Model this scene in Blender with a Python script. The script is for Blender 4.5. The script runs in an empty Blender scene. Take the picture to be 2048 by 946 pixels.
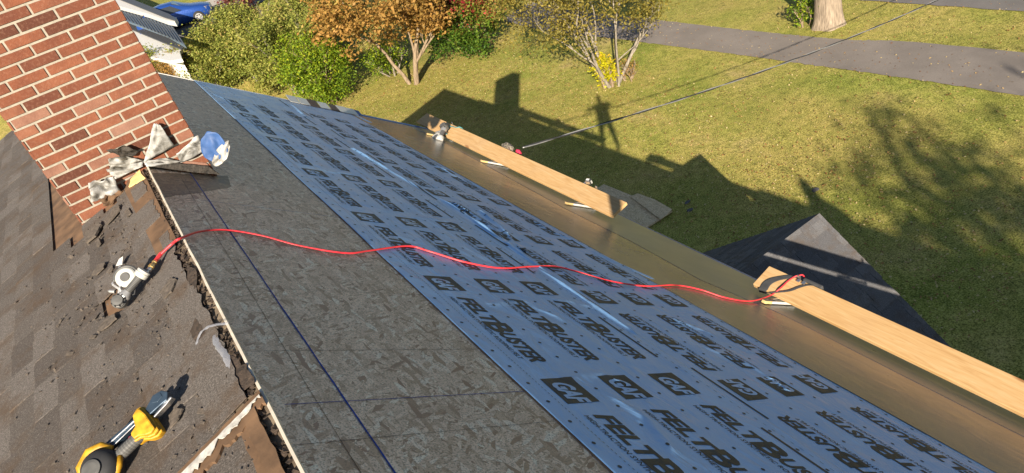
import bpy, bmesh, math, random
import numpy as np
from mathutils import Vector, Matrix, noise
random.seed(7); rng = np.random.default_rng(11)
rad = math.radians
sc = bpy.context.scene
col = sc.collection

# ---------------------------------------------------------------- camera, sky, sun, exposure
RC = np.array([[0.79894999, -0.54138782, -0.26187429],
               [-0.49236644, -0.33879632, -0.80174331],
               [0.34533202, 0.76949092, -0.53724251]])      # rows: right, down, forward
CAM = np.array([0.131, 0.0, 9.42]); FPX = 1365.35; CX, CY = 1021.0, 473.0
cd = bpy.data.cameras.new('camera'); cam = bpy.data.objects.new('camera', cd); col.objects.link(cam)
cd.sensor_width = 36; cd.lens = FPX * 36 / 2048; cd.shift_x = (1024 - CX) / 2048; cd.clip_start = .02; cd.clip_end = 2000
cam.matrix_world = Matrix(((RC[0][0], -RC[1][0], -RC[2][0], CAM[0]), (RC[0][1], -RC[1][1], -RC[2][1], CAM[1]),
                           (RC[0][2], -RC[1][2], -RC[2][2], CAM[2]), (0, 0, 0, 1)))
sc.camera = cam
SUN = Vector((-0.5282, -0.7498, 0.4000)).normalized()         # towards the sun
w = bpy.data.worlds.new('World'); sc.world = w; w.use_nodes = True
nt = w.node_tree; bg = nt.nodes['Background']
sky = nt.nodes.new('ShaderNodeTexSky'); sky.sky_type = 'NISHITA'; sky.sun_disc = False
sky.sun_elevation = math.asin(SUN.z); sky.sun_rotation = math.atan2(SUN.x, SUN.y)
sky.air_density = 1.0; sky.dust_density = .6; sky.ozone_density = 1.6
nt.links.new(sky.outputs[0], bg.inputs[0]); bg.inputs[1].default_value = 0.05
sd = bpy.data.lights.new('sun', 'SUN'); sun = bpy.data.objects.new('sun', sd); col.objects.link(sun)
sd.energy = 5.0; sd.angle = rad(.4); sd.color = (1, .87, .70)
sun.rotation_euler = SUN.to_track_quat('Z', 'Y').to_euler()
sc.view_settings.view_transform = 'Standard'; sc.view_settings.look = 'None'
sc.view_settings.exposure = 1.15; sc.view_settings.gamma = 1; sc.view_settings.use_curve_mapping = False

# ---------------------------------------------------------------- geometry of the place
def ray(px, py):
    v = RC.T @ np.array([px - CX, py - CY, FPX]); return v / np.linalg.norm(v)
def onplane(px, py, n, P0):
    d = ray(px, py); n = np.array(n, float); return CAM + d * (((np.array(P0, float) - CAM) @ n) / (d @ n))
CS, SN = .8, .6                      # right slope 9 in 12
CL, SL = .94868, .31623              # left slope 4 in 12
RH = 8.0                             # ridge height
def RP(s, y, h=0): return Vector((CS * s + SN * h, y, RH - SN * s + CS * h))
def LP(s, y, h=0): return Vector((-CL * s - SL * h, y, RH - SL * s + CL * h))
def onR(px, py, h=0):
    p = onplane(px, py, (SN, 0, CS), RP(0, 0, h)); return (p[0] - SN * h) / CS, p[1]
def onL(px, py, h=0):
    p = onplane(px, py, (-SL, 0, CL), LP(0, 0, h)); return (p[0] + SL * h) / -CL, p[1]
def sstep(a, b, v):
    t = min(1, max(0, (v - a) / (b - a))); return t * t * (3 - 2 * t)
def gh(x, y): return 2.7 * sstep(31, 47, y) * (1 - sstep(13, 19, x)) + .05 * math.sin(x * .6 + 1) * math.sin(y * .5)
def ground(px, py, dz=0):
    d = ray(px, py); z = 0.0
    for i in range(60):
        s = (z + dz - CAM[2]) / d[2] if d[2] < -1e-4 else 200; P = CAM + d * s; z += .5 * (gh(P[0], P[1]) - z)
    return Vector((P[0], P[1], gh(P[0], P[1])))
N3 = lambda x, y, z=0: noise.noise(Vector((x, y, z)))

# ---------------------------------------------------------------- material helpers
class NT:
    def __init__(s, name):
        s.m = bpy.data.materials.new(name); s.m.use_nodes = True; s.t = s.m.node_tree; s.b = s.t.nodes['Principled BSDF']
    def n(s, ty, **kw):
        o = s.t.nodes.new(ty)
        for k, v in kw.items():
            if k.startswith('i_'):
                key = k[2:]; key = int(key) if key.isdigit() else key.replace('_', ' ')
                s.link(v, o.inputs[key])
            else: setattr(o, k, v)
        return o
    def link(s, v, inp):
        if isinstance(v, bpy.types.NodeSocket): s.t.links.new(v, inp)
        elif isinstance(v, bpy.types.Node): s.t.links.new(v.outputs[0], inp)
        else: inp.default_value = v
    def pos(s, scale=(1, 1, 1), rot=(0, 0, 0), src='obj'):
        c = s.n('ShaderNodeTexCoord').outputs['Object']
        return s.n('ShaderNodeMapping', i_Vector=c, i_Scale=scale, i_Rotation=rot).outputs[0]
    def noise(s, sc_, vec=None, det=4, rough=.55, dist=0):
        o = s.n('ShaderNodeTexNoise', i_Scale=sc_, i_Detail=det, i_Roughness=rough, i_Distortion=dist)
        s.link(vec if vec is not None else s.pos(), o.inputs['Vector']); return o.outputs[0]
    def ramp(s, fac, stops):
        o = s.n('ShaderNodeValToRGB'); s.link(fac, o.inputs[0]); e = o.color_ramp.elements
        while len(e) < len(stops): e.new(.5)
        for el, (p, c) in zip(e, stops):
            el.position = p; el.color = (*c, 1) if not isinstance(c, (int, float)) else (c, c, c, 1)
        return o.outputs[0]
    def mix(s, f, a, b, mode='MIX'):
        o = s.n('ShaderNodeMix', data_type='RGBA', blend_type=mode); s.link(f, o.inputs[0])
        for v, i in ((a, 6), (b, 7)):
            if isinstance(v, (tuple, list)): v = (*v[:3], 1)
            s.link(v, o.inputs[i])
        return o.outputs[2]
    def math(s, op, a, b=0.0):
        o = s.n('ShaderNodeMath', operation=op); s.link(a, o.inputs[0]); s.link(b, o.inputs[1]); return o.outputs[0]
    def attr(s, name): return s.n('ShaderNodeAttribute', attribute_name=name).outputs['Color']
    def bump(s, h, dist=.01, strength=1.0):
        o = s.n('ShaderNodeBump', i_Height=h, i_Distance=dist, i_Strength=strength); s.link(o, s.b.inputs['Normal'])
    def out(s, color, rough=.7, metal=0, spec=.5, **kw):
        if isinstance(color, (tuple, list)): color = (*color[:3], 1)
        s.link(color, s.b.inputs['Base Color']); s.link(rough, s.b.inputs['Roughness']); s.link(metal, s.b.inputs['Metallic'])
        s.link(spec, s.b.inputs['Specular IOR Level'])
        for k, v in kw.items(): s.link(v, s.b.inputs[k.replace('_', ' ')])
        return s.m
def plain(name, c, rough=.6, metal=0, var=.25, sc_=18, spec=.5, bumpd=0.0):
    t = NT(name); n = t.noise(sc_, det=5)
    c2 = tuple(x * (1 - var) for x in c); c3 = tuple(min(1, x * (1 + var)) for x in c)
    if bumpd: t.bump(n, bumpd)
    return t.out(t.ramp(n, [(.3, c2), (.7, c3)]), t.ramp(n, [(.3, max(0, rough - .08)), (.7, min(1, rough + .1))]), metal, spec)

M = {}
# --- bricks
t = NT('brick'); 
v = t.pos(); sep = t.n('ShaderNodeSeparateXYZ'); t.link(v, sep.inputs[0])
comb = t.n('ShaderNodeCombineXYZ'); t.link(t.math('ADD', sep.outputs[0], sep.outputs[1]), comb.inputs[0]); t.link(sep.outputs[2], comb.inputs[1])
tint = t.attr('tint'); tv = t.n('ShaderNodeSeparateColor'); t.link(tint, tv.inputs[0])
base = t.ramp(tv.outputs[0], [(0, (.085, .032, .02)), (.2, (.15, .052, .03)), (.6, (.205, .072, .038)), (.88, (.235, .092, .052)), (1, (.27, .15, .11))])
n1 = t.noise(9, det=6); n2 = t.noise(60, det=4)
c = t.mix(t.ramp(n1, [(.35, 0), (.75, .55)]), base, (.075, .025, .018)); c = t.mix(t.ramp(n2, [(.5, 0), (.8, .35)]), c, (.33, .19, .13))
t.bump(t.noise(120, det=4), .0025); M['brick'] = t.out(c, .88, spec=.25)
M['mortar'] = plain('mortar', (.31, .285, .235), .95, var=.16, sc_=40, bumpd=.003)
# --- OSB
def osb(name, cols, stain=0.0):
    t = NT(name); p = t.n('ShaderNodeTexCoord').outputs['Object']
    wob = t.n('ShaderNodeTexNoise', i_Scale=5.0, i_Detail=2.0); t.link(p, wob.inputs['Vector'])
    p2 = t.mix(.025, p, wob.outputs['Color'])
    layers = []
    for i, (rz, a, b) in enumerate(((.05, 30, 110), (1.8, 28, 100), (-.3, 24, 92), (.95, 21, 84), (-1.15, 18, 76), (2.5, 16, 68), (1.5, 14, 60))):
        m0 = t.n('ShaderNodeMapping', i_Rotation=(0, 0, rz)); t.link(p2, m0.inputs[0])
        mp = t.n('ShaderNodeMapping', i_Scale=(a, b, 3), i_Location=(i * 3.3, i * 1.7, 0)); t.link(m0, mp.inputs[0])
        vo = t.n('ShaderNodeTexVoronoi', i_Scale=1.0, i_Randomness=1.0, feature='F1'); t.link(mp, vo.inputs['Vector'])
        sp = t.n('ShaderNodeSeparateColor'); t.link(vo.outputs['Color'], sp.inputs[0]); layers.append((sp.outputs[0], sp.outputs[1], vo.outputs['Distance']))
    val, d = layers[0][0], layers[0][2]
    for i in range(1, 7):
        f = t.ramp(layers[i][1], [(.62, 0), (.635, 1)])
        val = t.mix(f, val, layers[i][0]); d = t.mix(f, d, layers[i][2])
    c = t.ramp(val, cols); fine = t.noise(150, det=3)
    c = t.mix(t.ramp(fine, [(.36, .7), (.52, 0)]), c, (.20, .14, .08))
    big = t.noise(1.3, det=3); c = t.mix(t.ramp(big, [(.35, 0), (.7, .22)]), c, (.44, .34, .27))
    t.bump(val, .002, .8)
    return t.out(c, t.ramp(val, [(0, .5), (1, .75)]), spec=.4)
M['osb'] = osb('osb', [(0, (.34, .18, .10)), (.10, (.50, .32, .19)), (.35, (.72, .51, .34)), (.65, (.84, .61, .42)), (.85, (.96, .73, .52)), (1, (.99, .86, .66))])
M['osb_wet'] = osb('osb_stained', [(0, (.05, .03, .02)), (.3, (.13, .09, .055)), (.6, (.22, .16, .10)), (1, (.34, .27, .18))])
M['osb_old'] = osb('osb_weathered', [(0, (.50, .34, .17)), (.4, (.78, .58, .32)), (.8, (.88, .68, .40)), (1, (.98, .8, .5))])
# --- synthetic underlayment
def felt(name, c, rough):
    t = NT(name); p = t.pos()
    st = t.n('ShaderNodeMapping', i_Scale=(2.2, .9, 2.2)); t.link(p, st.inputs[0])
    a = t.noise(3.0, st, det=3, dist=.8); b = t.noise(14, det=3, dist=.5)
    h = t.math('ADD', t.math('MULTIPLY', a, 1.0), t.math('MULTIPLY', b, .16)); t.bump(h, .022, .8)
    cc = t.mix(t.ramp(t.noise(1.5), [(.3, 0), (.7, .25)]), c, tuple(x * .8 for x in c))
    return t.out(cc, t.ramp(t.noise(6), [(.3, rough - .05), (.7, rough + .1)]), spec=.55)
M['felt'] = felt('blue_grey_underlayment', (.24, .46, .78), .33)
M['ink'] = felt('black_ink', (.010, .012, .017), .55)
M['edge_orange'] = plain('orange_edge', (.42, .20, .09), .7)
# --- self-adhered membrane
def membrane(name, c1, c2, rough):
    t = NT(name); st = t.n('ShaderNodeMapping', i_Scale=(1.5, .9, 1.5)); t.link(t.pos(), st.inputs[0])
    a = t.noise(4, st, det=3, dist=1.0); b = t.noise(20, st, det=2)
    t.bump(t.math('ADD', a, t.math('MULTIPLY', b, .08)), .02, .18)
    return t.out(t.ramp(t.noise(1.1, det=3), [(.3, c1), (.7, c2)]), t.ramp(t.noise(2.5), [(.3, rough), (.7, rough + .08)]), spec=.7)
M['memb_hi'] = membrane('brown_membrane', (.20, .135, .105), (.27, .195, .16), .20)
M['memb_lo'] = membrane('olive_membrane', (.19, .175, .14), (.25, .23, .19), .27)
M['blue_film'] = plain('blue_film', (.05, .13, .38), .3, var=.15)
# --- wood
t = NT('plank_wood'); st = t.n('ShaderNodeMapping', i_Scale=(14, 1.1, 14)); t.link(t.pos(), st.inputs[0])
wv = t.noise(2.2, st, det=6, dist=1.6); kn = t.n('ShaderNodeTexVoronoi', i_Scale=1.0, i_Randomness=1.0)
km = t.n('ShaderNodeMapping', i_Scale=(5.0, 1.35, 1.0)); t.link(t.pos(), km.inputs[0]); t.link(km, kn.inputs['Vector'])
c = t.ramp(wv, [(.30, (.46, .275, .115)), (.5, (.54, .345, .155)), (.72, (.61, .42, .22))])
c = t.mix(t.ramp(kn.outputs['Distance'], [(.05, .8), (.11, 0)]), c, (.24, .10, .035)); c = t.mix(t.ramp(t.noise(2), [(.5, 0), (.8, .3)]), c, (.42, .30, .19))
t.bump(wv, .0015); M['plank'] = t.out(c, .75, spec=.3)
M['wood_brown'] = plain('brown_old_wood', (.13, .075, .04), .9, var=.4, sc_=9, bumpd=.006)
M['wood_yellow'] = plain('split_raw_wood', (.72, .52, .22), .8, var=.15)
M['charred'] = plain('tarred_brick_edge', (.035, .03, .025), .8, var=.8, sc_=45, bumpd=.01)
M['white_trim'] = plain('white_trim', (.62, .61, .58), .6, var=.1)
M['peeling'] = plain('peeling_white_paint', (.44, .43, .40), .8, var=.45, sc_=35)
M['ridge_trim'] = plain('ridge_trim', (.62, .56, .46), .6, var=.15)
# --- shingles
def shingle(name, ca, cb, cc_):
    t = NT(name); tv = t.n('ShaderNodeSeparateColor'); t.link(t.attr('tint'), tv.inputs[0])
    g = t.noise(150, det=4, rough=.85); base = t.ramp(tv.outputs[0], [(0, ca), (.5, cb), (1, cc_)])
    c = t.mix(t.ramp(g, [(.38, .75), (.62, 0)]), base, tuple(x * .35 for x in ca)); c = t.mix(t.ramp(g, [(.55, 0), (.72, .6)]), c, tuple(min(1, x * 1.9) for x in cc_))
    c = t.mix(t.ramp(t.noise(5, det=7, rough=.7), [(.48, 0), (.68, .75)]), c, tuple(a * b for a, b in zip(ca, (.8, .62, .45))))
    t.bump(g, .004, .9); return t.out(c, .95, spec=.2)
M['shingle_old'] = shingle('old_shingle', (.115, .10, .09), (.155, .138, .125), (.20, .18, .165))
M['shingle_dark'] = shingle('charcoal_shingle', (.11, .11, .118), (.15, .15, .158), (.20, .20, .205))
t = NT('felt_paper_old'); M['paper'] = t.out(t.ramp(t.noise(10, det=6), [(.3, (.07, .05, .035)), (.5, (.15, .115, .08)), (.7, (.24, .19, .13))]), .95)
M['tear'] = plain('torn_asphalt', (.05, .035, .025), .95, var=.6, sc_=40, bumpd=.01)
M['chip'] = plain('shingle_chip', (.10, .082, .066), .95, var=.45, sc_=60, bumpd=.004)
# --- metals, plastics
t = NT('lead_flashing'); n = t.noise(14, det=6, dist=.6); M['lead'] = t.out(t.ramp(t.noise(9, det=6, rough=.6, dist=1.2), [(.32, (.035, .03, .022)), (.41, (.16, .155, .14)), (.54, (.34, .34, .33)), (.72, (.50, .50, .50))]), t.ramp(n, [(.3, .8), (.7, .5)]), .2); t.bump(n, .006)
M['lead_blue'] = plain('bluish_sheet', (.03, .085, .24), .6, .0, var=.3, sc_=6, bumpd=.01)  # deep blue base colour
M['alu'] = plain('cast_aluminium', (.40, .40, .40), .45, .6, var=.15)
M['white_plastic'] = plain('white_plastic', (.46, .46, .43), .4, var=.08)
M['grey_plastic'] = plain('grey_plastic', (.085, .085, .083), .5, var=.2)
M['black_rubber'] = plain('black_rubber', (.022, .023, .026), .75, var=.2)
M['navy'] = plain('dark_blue_steel', (.05, .08, .12), .35, .5, var=.2)
M['yellow'] = plain('yellow_plastic', (.46, .25, .010), .55, var=.4, sc_=40)
M['brass'] = plain('brass', (.62, .45, .18), .3, .8, var=.15)
M['steel'] = plain('steel', (.6, .6, .6), .3, .9, var=.1)
M['red_hose'] = plain('red_hose', (.62, .035, .05), .38, var=.15)
M['teal'] = plain('teal_cord', (.07, .28, .30), .5)
M['orange_tan'] = plain('tan_paint', (.60, .42, .18), .6)
M['brk_white'] = plain('bracket_white', (.72, .72, .70), .4, .2, var=.1)
M['strap'] = plain('webbing', (.05, .052, .055), .8, var=.2, bumpd=.001)
M['red_cloth'] = plain('red_fabric', (.55, .03, .08), .8)
t = NT('camouflage'); n = t.noise(28, det=2); M['camo'] = t.out(t.ramp(n, [(.4, (.04, .035, .03)), (.47, (.17, .15, .12)), (.55, (.26, .23, .18)), (.62, (.10, .085, .06))]), .9)
t = NT('clear_plastic'); t.b.inputs['Alpha'].default_value = .45; M['clear'] = t.out((.42, .44, .50), .18, spec=.8)
M['chalk'] = plain('blue_chalk', (.015, .05, .26), .9, var=.4, sc_=60)
M['seam'] = plain('panel_gap', (.05, .045, .035), .9)
# --- outdoors
t = NT('lawn'); p = t.pos()
n0 = t.noise(.16, det=3); n1 = t.noise(.45, det=7, rough=.65); n2 = t.noise(4, det=7, rough=.75); n3 = t.noise(34, det=4, rough=.8)
c = t.ramp(n1, [(.3, (.21, .28, .035)), (.44, (.38, .41, .07)), (.58, (.54, .48, .12)), (.72, (.62, .47, .20))])
c = t.mix(t.ramp(n0, [(.4, 0), (.62, .6)]), c, (.58, .44, .13)); c = t.mix(t.ramp(n2, [(.35, .6), (.55, 0)]), c, (.14, .17, .03))
c = t.mix(t.ramp(n2, [(.55, 0), (.75, .5)]), c, (.58, .45, .20)); c = t.mix(t.ramp(n3, [(.40, .85), (.54, 0)]), c, (.05, .055, .015)); c = t.mix(t.ramp(n3, [(.54, 0), (.66, .6)]), c, (.64, .56, .24))
t.bump(t.math('ADD', n3, n2), .05, .6); M['lawn'] = t.out(c, .95, spec=.1)
def paving(name, c, var=.15):
    t = NT(name); a = t.noise(.8, det=5); b = t.noise(30, det=4, rough=.8)
    cc = t.mix(t.ramp(a, [(.3, 0), (.7, 1)]), tuple(x * (1 - var) for x in c), tuple(x * (1 + var) for x in c)); cc = t.mix(t.ramp(b, [(.4, .35), (.6, 0)]), cc, tuple(x * .6 for x in c))
    return t.out(cc, .9, spec=.2)
M['path'] = paving('asphalt_path', (.22, .195, .175)); M['street'] = paving('street_asphalt', (.17, .16, .155)); M['concrete'] = paving('concrete', (.50, .46, .40))
def bark(name, c):
    t = NT(name); st = t.n('ShaderNodeMapping', i_Scale=(6, 6, 1)); t.link(t.pos(), st.inputs[0]); n = t.noise(3, st, det=6)
    t.bump(n, .03); return t.out(t.ramp(n, [(.3, tuple(x * .45 for x in c)), (.7, c)]), .95, spec=.1)
M['bark_grey'] = bark('pale_bark', (.34, .30, .245)); M['bark_brown'] = bark('brown_bark', (.33, .25, .17)); M['bark_big'] = bark('rough_bark', (.36, .29, .22))
def leaf(name, stops):
    t = NT(name); tv = t.n('ShaderNodeSeparateColor'); t.link(t.attr('tint'), tv.inputs[0]); c = t.ramp(tv.outputs[0], stops)
    tr = t.n('ShaderNodeBsdfTranslucent', i_Color=c); t.out(c, .6, spec=.25)
    mx = t.n('ShaderNodeMixShader', i_0=.3); t.link(t.b.outputs[0], mx.inputs[1]); t.link(tr, mx.inputs[2])
    t.t.links.new(mx.outputs[0], t.t.nodes['Material Output'].inputs[0]); return t.m
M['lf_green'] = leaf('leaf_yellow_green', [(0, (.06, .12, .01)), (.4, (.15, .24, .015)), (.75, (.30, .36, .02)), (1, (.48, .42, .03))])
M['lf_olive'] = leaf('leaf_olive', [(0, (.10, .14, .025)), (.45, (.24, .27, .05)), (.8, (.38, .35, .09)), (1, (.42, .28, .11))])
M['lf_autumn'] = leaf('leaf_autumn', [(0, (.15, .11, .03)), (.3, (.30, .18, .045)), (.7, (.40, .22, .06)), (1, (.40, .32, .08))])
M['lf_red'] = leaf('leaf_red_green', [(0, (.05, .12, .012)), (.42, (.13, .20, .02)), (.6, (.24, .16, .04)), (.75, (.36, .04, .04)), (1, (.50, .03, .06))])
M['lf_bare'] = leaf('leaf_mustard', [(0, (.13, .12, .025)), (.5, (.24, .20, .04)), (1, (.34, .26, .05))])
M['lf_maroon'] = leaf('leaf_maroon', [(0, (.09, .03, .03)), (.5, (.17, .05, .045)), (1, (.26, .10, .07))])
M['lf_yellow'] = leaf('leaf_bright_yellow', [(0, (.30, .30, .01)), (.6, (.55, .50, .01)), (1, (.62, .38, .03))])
M['lf_fallen'] = leaf('fallen_leaf', [(0, (.16, .07, .03)), (.35, (.34, .17, .06)), (.7, (.55, .40, .18)), (1, (.66, .55, .30))])
M['car_blue'] = plain('blue_car_paint', (.02, .07, .30), .22, .3, var=.05)
M['glass'] = plain('dark_glass', (.03, .035, .04), .08, var=.1, spec=.8)
M['tyre'] = plain('tyre', (.02, .02, .02), .8)
M['roof_blue'] = plain('blue_grey_metal_roof', (.10, .15, .21), .5, .1, var=.12)
M['rib_and_shade'] = plain('dark_rib_and_shade', (.06, .065, .075), .6)  # dark tone for ribs and edge strip, also painted eave shade
M['siding'] = plain('white_siding', (.66, .66, .64), .6, var=.06)
M['vinyl'] = plain('house_siding', (.55, .55, .52), .7, var=.06)
M['skin'] = plain('skin', (.55, .33, .24), .6); M['jeans'] = plain('jeans', (.06, .09, .16), .9); M['shirt'] = plain('grey_shirt', (.25, .25, .27), .9)

# ---------------------------------------------------------------- object helpers
def link(name, me, parent=None, mats=()):
    o = bpy.data.objects.new(name, me); col.objects.link(o)
    for m in mats: me.materials.append(m)
    if parent is not None: o.parent = parent
    return o
def tag(o, label=None, cat=None, group=None, kind=None):
    for k, v in (('label', label), ('category', cat), ('group', group), ('kind', kind)):
        if v: o[k] = v
    return o
def empty(name, label, cat, group=None, loc=(0, 0, 0)):
    o = bpy.data.objects.new(name, None); o.empty_display_size = .1; col.objects.link(o); o.location = loc
    return tag(o, label, cat, group)
def build(name, bm, mat, parent=None, smooth=False, bevel=0):
    me = bpy.data.meshes.new(name)
    bmesh.ops.recalc_face_normals(bm, faces=bm.faces) if bevel != -1 else None
    bm.to_mesh(me); bm.free()
    if smooth: me.polygons.foreach_set('use_smooth', [True] * len(me.polygons))
    mats = mat if isinstance(mat, (list, tuple)) else [mat]
    loc = parent.matrix_basis.translation if parent is not None and parent.parent is None else None
    o = link(name, me, parent, mats)
    if parent is not None:                                   # geometry is written in world space
        off = Vector((0, 0, 0)); q = parent
        while q is not None: off += q.location; q = q.parent
        o.location = -off
    if bevel > 0:
        b = o.modifiers.new('bevel', 'BEVEL'); b.width = bevel; b.segments = 2; b.limit_method = 'ANGLE'
    return o
def frame(o, x, y=None, z=None):
    x = Vector(x).normalized(); z = Vector(z); z = (z - z.dot(x) * x).normalized(); y = z.cross(x)
    return Matrix(((x[0], y[0], z[0], o[0]), (x[1], y[1], z[1], o[1]), (x[2], y[2], z[2], o[2]), (0, 0, 0, 1)))
def box(bm, a, b, mx=None, mi=0):
    vs = [bm.verts.new((x, y, z)) for x in (a[0], b[0]) for y in (a[1], b[1]) for z in (a[2], b[2])]
    if mx is not None:
        for v_ in vs: v_.co = mx @ v_.co
    for f in ((0, 1, 3, 2), (4, 6, 7, 5), (0, 4, 5, 1), (2, 3, 7, 6), (0, 2, 6, 4), (1, 5, 7, 3)):
        q = bm.faces.new([vs[i] for i in f]); q.material_index = mi
    return vs
def prism(bm, pts, off):
    """closed polygon of 3D points extruded by vector off"""
    a = [bm.verts.new(p) for p in pts]; b = [bm.verts.new(Vector(p) + Vector(off)) for p in pts]
    bm.faces.new(a); bm.faces.new(b[::-1]); n = len(a)
    for i in range(n): bm.faces.new((a[i], b[i], b[(i + 1) % n], a[(i + 1) % n]))
def tube(bm, pts, r, seg=8, cap=True):
    pts = [Vector(p) for p in pts]; n = len(pts); rs = r if isinstance(r, (list, tuple)) else [r] * n
    rings = []; up = Vector((.13, .21, 1)).normalized()
    for i, p in enumerate(pts):
        d = (pts[min(i + 1, n - 1)] - pts[max(i - 1, 0)]).normalized()
        a = d.cross(up); a = a if a.length > .05 else d.cross(Vector((1, 0, 0))); a.normalize(); b = d.cross(a)
        rings.append([bm.verts.new(p + (a * math.cos(2 * math.pi * k / seg) + b * math.sin(2 * math.pi * k / seg)) * rs[i]) for k in range(seg)])
    for i in range(n - 1):
        for k in range(seg): bm.faces.new((rings[i][k], rings[i][(k + 1) % seg], rings[i + 1][(k + 1) % seg], rings[i + 1][k]))
    if cap: bm.faces.new(rings[0]); bm.faces.new(rings[-1][::-1])
def lathe(bm, mx, prof, seg=24):
    """profile [(axial z, radius)] around local z of matrix mx"""
    rings = [[bm.verts.new(mx @ Vector((r * math.cos(2 * math.pi * k / seg), r * math.sin(2 * math.pi * k / seg), z))) for k in range(seg)] for z, r in prof]
    for i in range(len(prof) - 1):
        for k in range(seg): bm.faces.new((rings[i][k], rings[i][(k + 1) % seg], rings[i + 1][(k + 1) % seg], rings[i + 1][k]))
    bm.faces.new(rings[0]); bm.faces.new(rings[-1][::-1])
def smooth_path(pts, n=10):
    P = [Vector(p) for p in pts]; out = []
    for i in range(len(P) - 1):
        a, b, c_, d = P[max(i - 1, 0)], P[i], P[i + 1], P[min(i + 2, len(P) - 1)]
        for k in range(n):
            u = k / n; out.append(.5 * ((2 * b) + (c_ - a) * u + (2 * a - 5 * b + 4 * c_ - d) * u * u + (3 * b - a - 3 * c_ + d) * u ** 3))
    return out + [P[-1]]
def tinted(me, per_face_vals):
    a = me.attributes.new('tint', 'FLOAT_COLOR', 'CORNER'); cnt = np.array([p.loop_total for p in me.polygons])
    v_ = np.repeat(np.asarray(per_face_vals, np.float32), cnt); a.data.foreach_set('color', np.stack([v_, v_, v_, np.ones_like(v_)], 1).ravel())

# ================================================================ GROUND
def sheet(name, xs, ys, mat, dz=0, kind='structure'):
    vs = [(x, y, gh(x, y) + dz) for y in ys for x in xs]; nx = len(xs)
    fs = [(j * nx + i, j * nx + i + 1, (j + 1) * nx + i + 1, (j + 1) * nx + i) for j in range(len(ys) - 1) for i in range(nx - 1)]
    me = bpy.data.meshes.new(name); me.from_pydata(vs, [], fs); return tag(link(name, me, None, [mat]), kind=kind)
def lin(a, b, n): return [a + (b - a) * i / (n - 1) for i in range(n)]
sheet('lawn', [-400, -150, -60] + lin(-30, 40, 71) + [70, 150, 400], [-300, -100, -40] + lin(-20, 70, 91) + [100, 180, 600], M['lawn'])
def ribbon(name, left, right, mat, dz, n=12):
    """surface between two ground polylines (x, y)"""
    L_ = smooth_path([Vector((*p, 0)) for p in left], n); R_ = smooth_path([Vector((*p, 0)) for p in right], n)
    vs = []; fs = []; m_ = 5
    for i_, (a, b) in enumerate(zip(L_, R_)):
        jt = Vector((N3(i_ * .7, 1), N3(i_ * .7, 2), 0)) * .09; a = a + jt; b = b - Vector((N3(i_ * .6, 5), N3(i_ * .6, 6), 0)) * .09
        for k in range(m_):
            q = a.lerp(b, k / (m_ - 1)); vs.append((q.x, q.y, gh(q.x, q.y) + dz))
    for i in range(len(L_) - 1):
        for k in range(m_ - 1):
            o = i * m_ + k; fs.append((o, o + 1, o + m_ + 1, o + m_))
    me = bpy.data.meshes.new(name); me.from_pydata(vs, [], fs); return tag(link(name, me, None, [mat]), kind='structure')
G2 = lambda px, py: tuple(ground(px, py)[:2])
pn = [G2(1863, 165), G2(1660, 136), G2(1460, 108), G2(1262, 82), G2(1120, 66), G2(1000, 40)]
pf = [G2(1863, 88), G2(1690, 80), G2(1500, 62), G2(1310, 40), G2(1180, 26), G2(1060, 5)]
pn = [(pn[0][0] + .5, -6), (pn[0][0] + .25, 3)] + pn; pf = [(pf[0][0] + .6, -6), (pf[0][0] + .3, 3)] + pf
ribbon('path', pn, pf, M['path'], .02, 24)
ribbon('street', [(23.0, -40), (22.75, 0), (22.4, 10), (22.1, 15), (21.7, 24), (20.5, 50), (18, 90)], [(31, -40), (30.8, 0), (30.5, 10), (30, 15), (29.7, 24), (28.5, 50), (27, 90)], M['street'], .025)
dn = [G2(250, 128), G2(330, 92), G2(400, 60), G2(465, 32), G2(530, 3), G2(640, -35)]
df = [G2(250, 60), G2(330, 42), G2(400, 22), G2(468, 0), G2(540, -25), G2(650, -60)]
ribbon('driveway', dn, df, M['street'], .03, 8)
cf = [G2(250, 42), G2(330, 26), G2(400, 8), G2(450, -8), G2(520, -32), G2(630, -66)]
ribbon('pavement', [(a[0], a[1] + .0) for a in df], cf, M['concrete'], .06, 8)

# ================================================================ OUR HOUSE
house = empty('house', 'house seen from its ridge, half stripped roof with boards and blue printed underlayment', 'house')
Y1, Y0 = 9.95, -6.0
bm = bmesh.new()
prism(bm, [(3.72, Y1 - .25, 0), (3.72, Y1 - .25, 4.98), (0, Y1 - .25, 7.8), (-5.2, Y1 - .25, 6.1), (-5.2, Y1 - .25, 0)], (0, -(Y1 - .25 - Y0 + 8), 0))
build('wall', bm, M['vinyl'], house)
# deck, panel by panel along the slope, real gaps between
bm = bmesh.new()
prism(bm, [RP(0, Y0, -.05), RP(5.1, Y0, -.05), RP(5.1, Y0, -.012), RP(0, Y0, -.012)], (0, Y1 - Y0, 0))
build('roof_deck', bm, M['wood_brown'], house)
def panels(bm, s0, s1, y0, y1, off):
    s = s0; r_ = 0
    while s < s1 - .05:
        se = min(s + 1.217, s1); y = y0 - (0 if r_ % 2 else 1.22) + off
        while y < y1:
            a, b = max(y, y0), min(y + 2.435, y1)
            if b > a: prism(bm, [RP(s, a, -.011), RP(se, a, -.011), RP(se, a, 0), RP(s, a, 0)], (0, b - a, 0))
            y += 2.438
        s += 1.219; r_ += 1
bm = bmesh.new(); panels(bm, .004, 5.09, Y0, Y1 - .004, .73)
build('osb_sheathing', bm, M['osb'], house)
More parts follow.
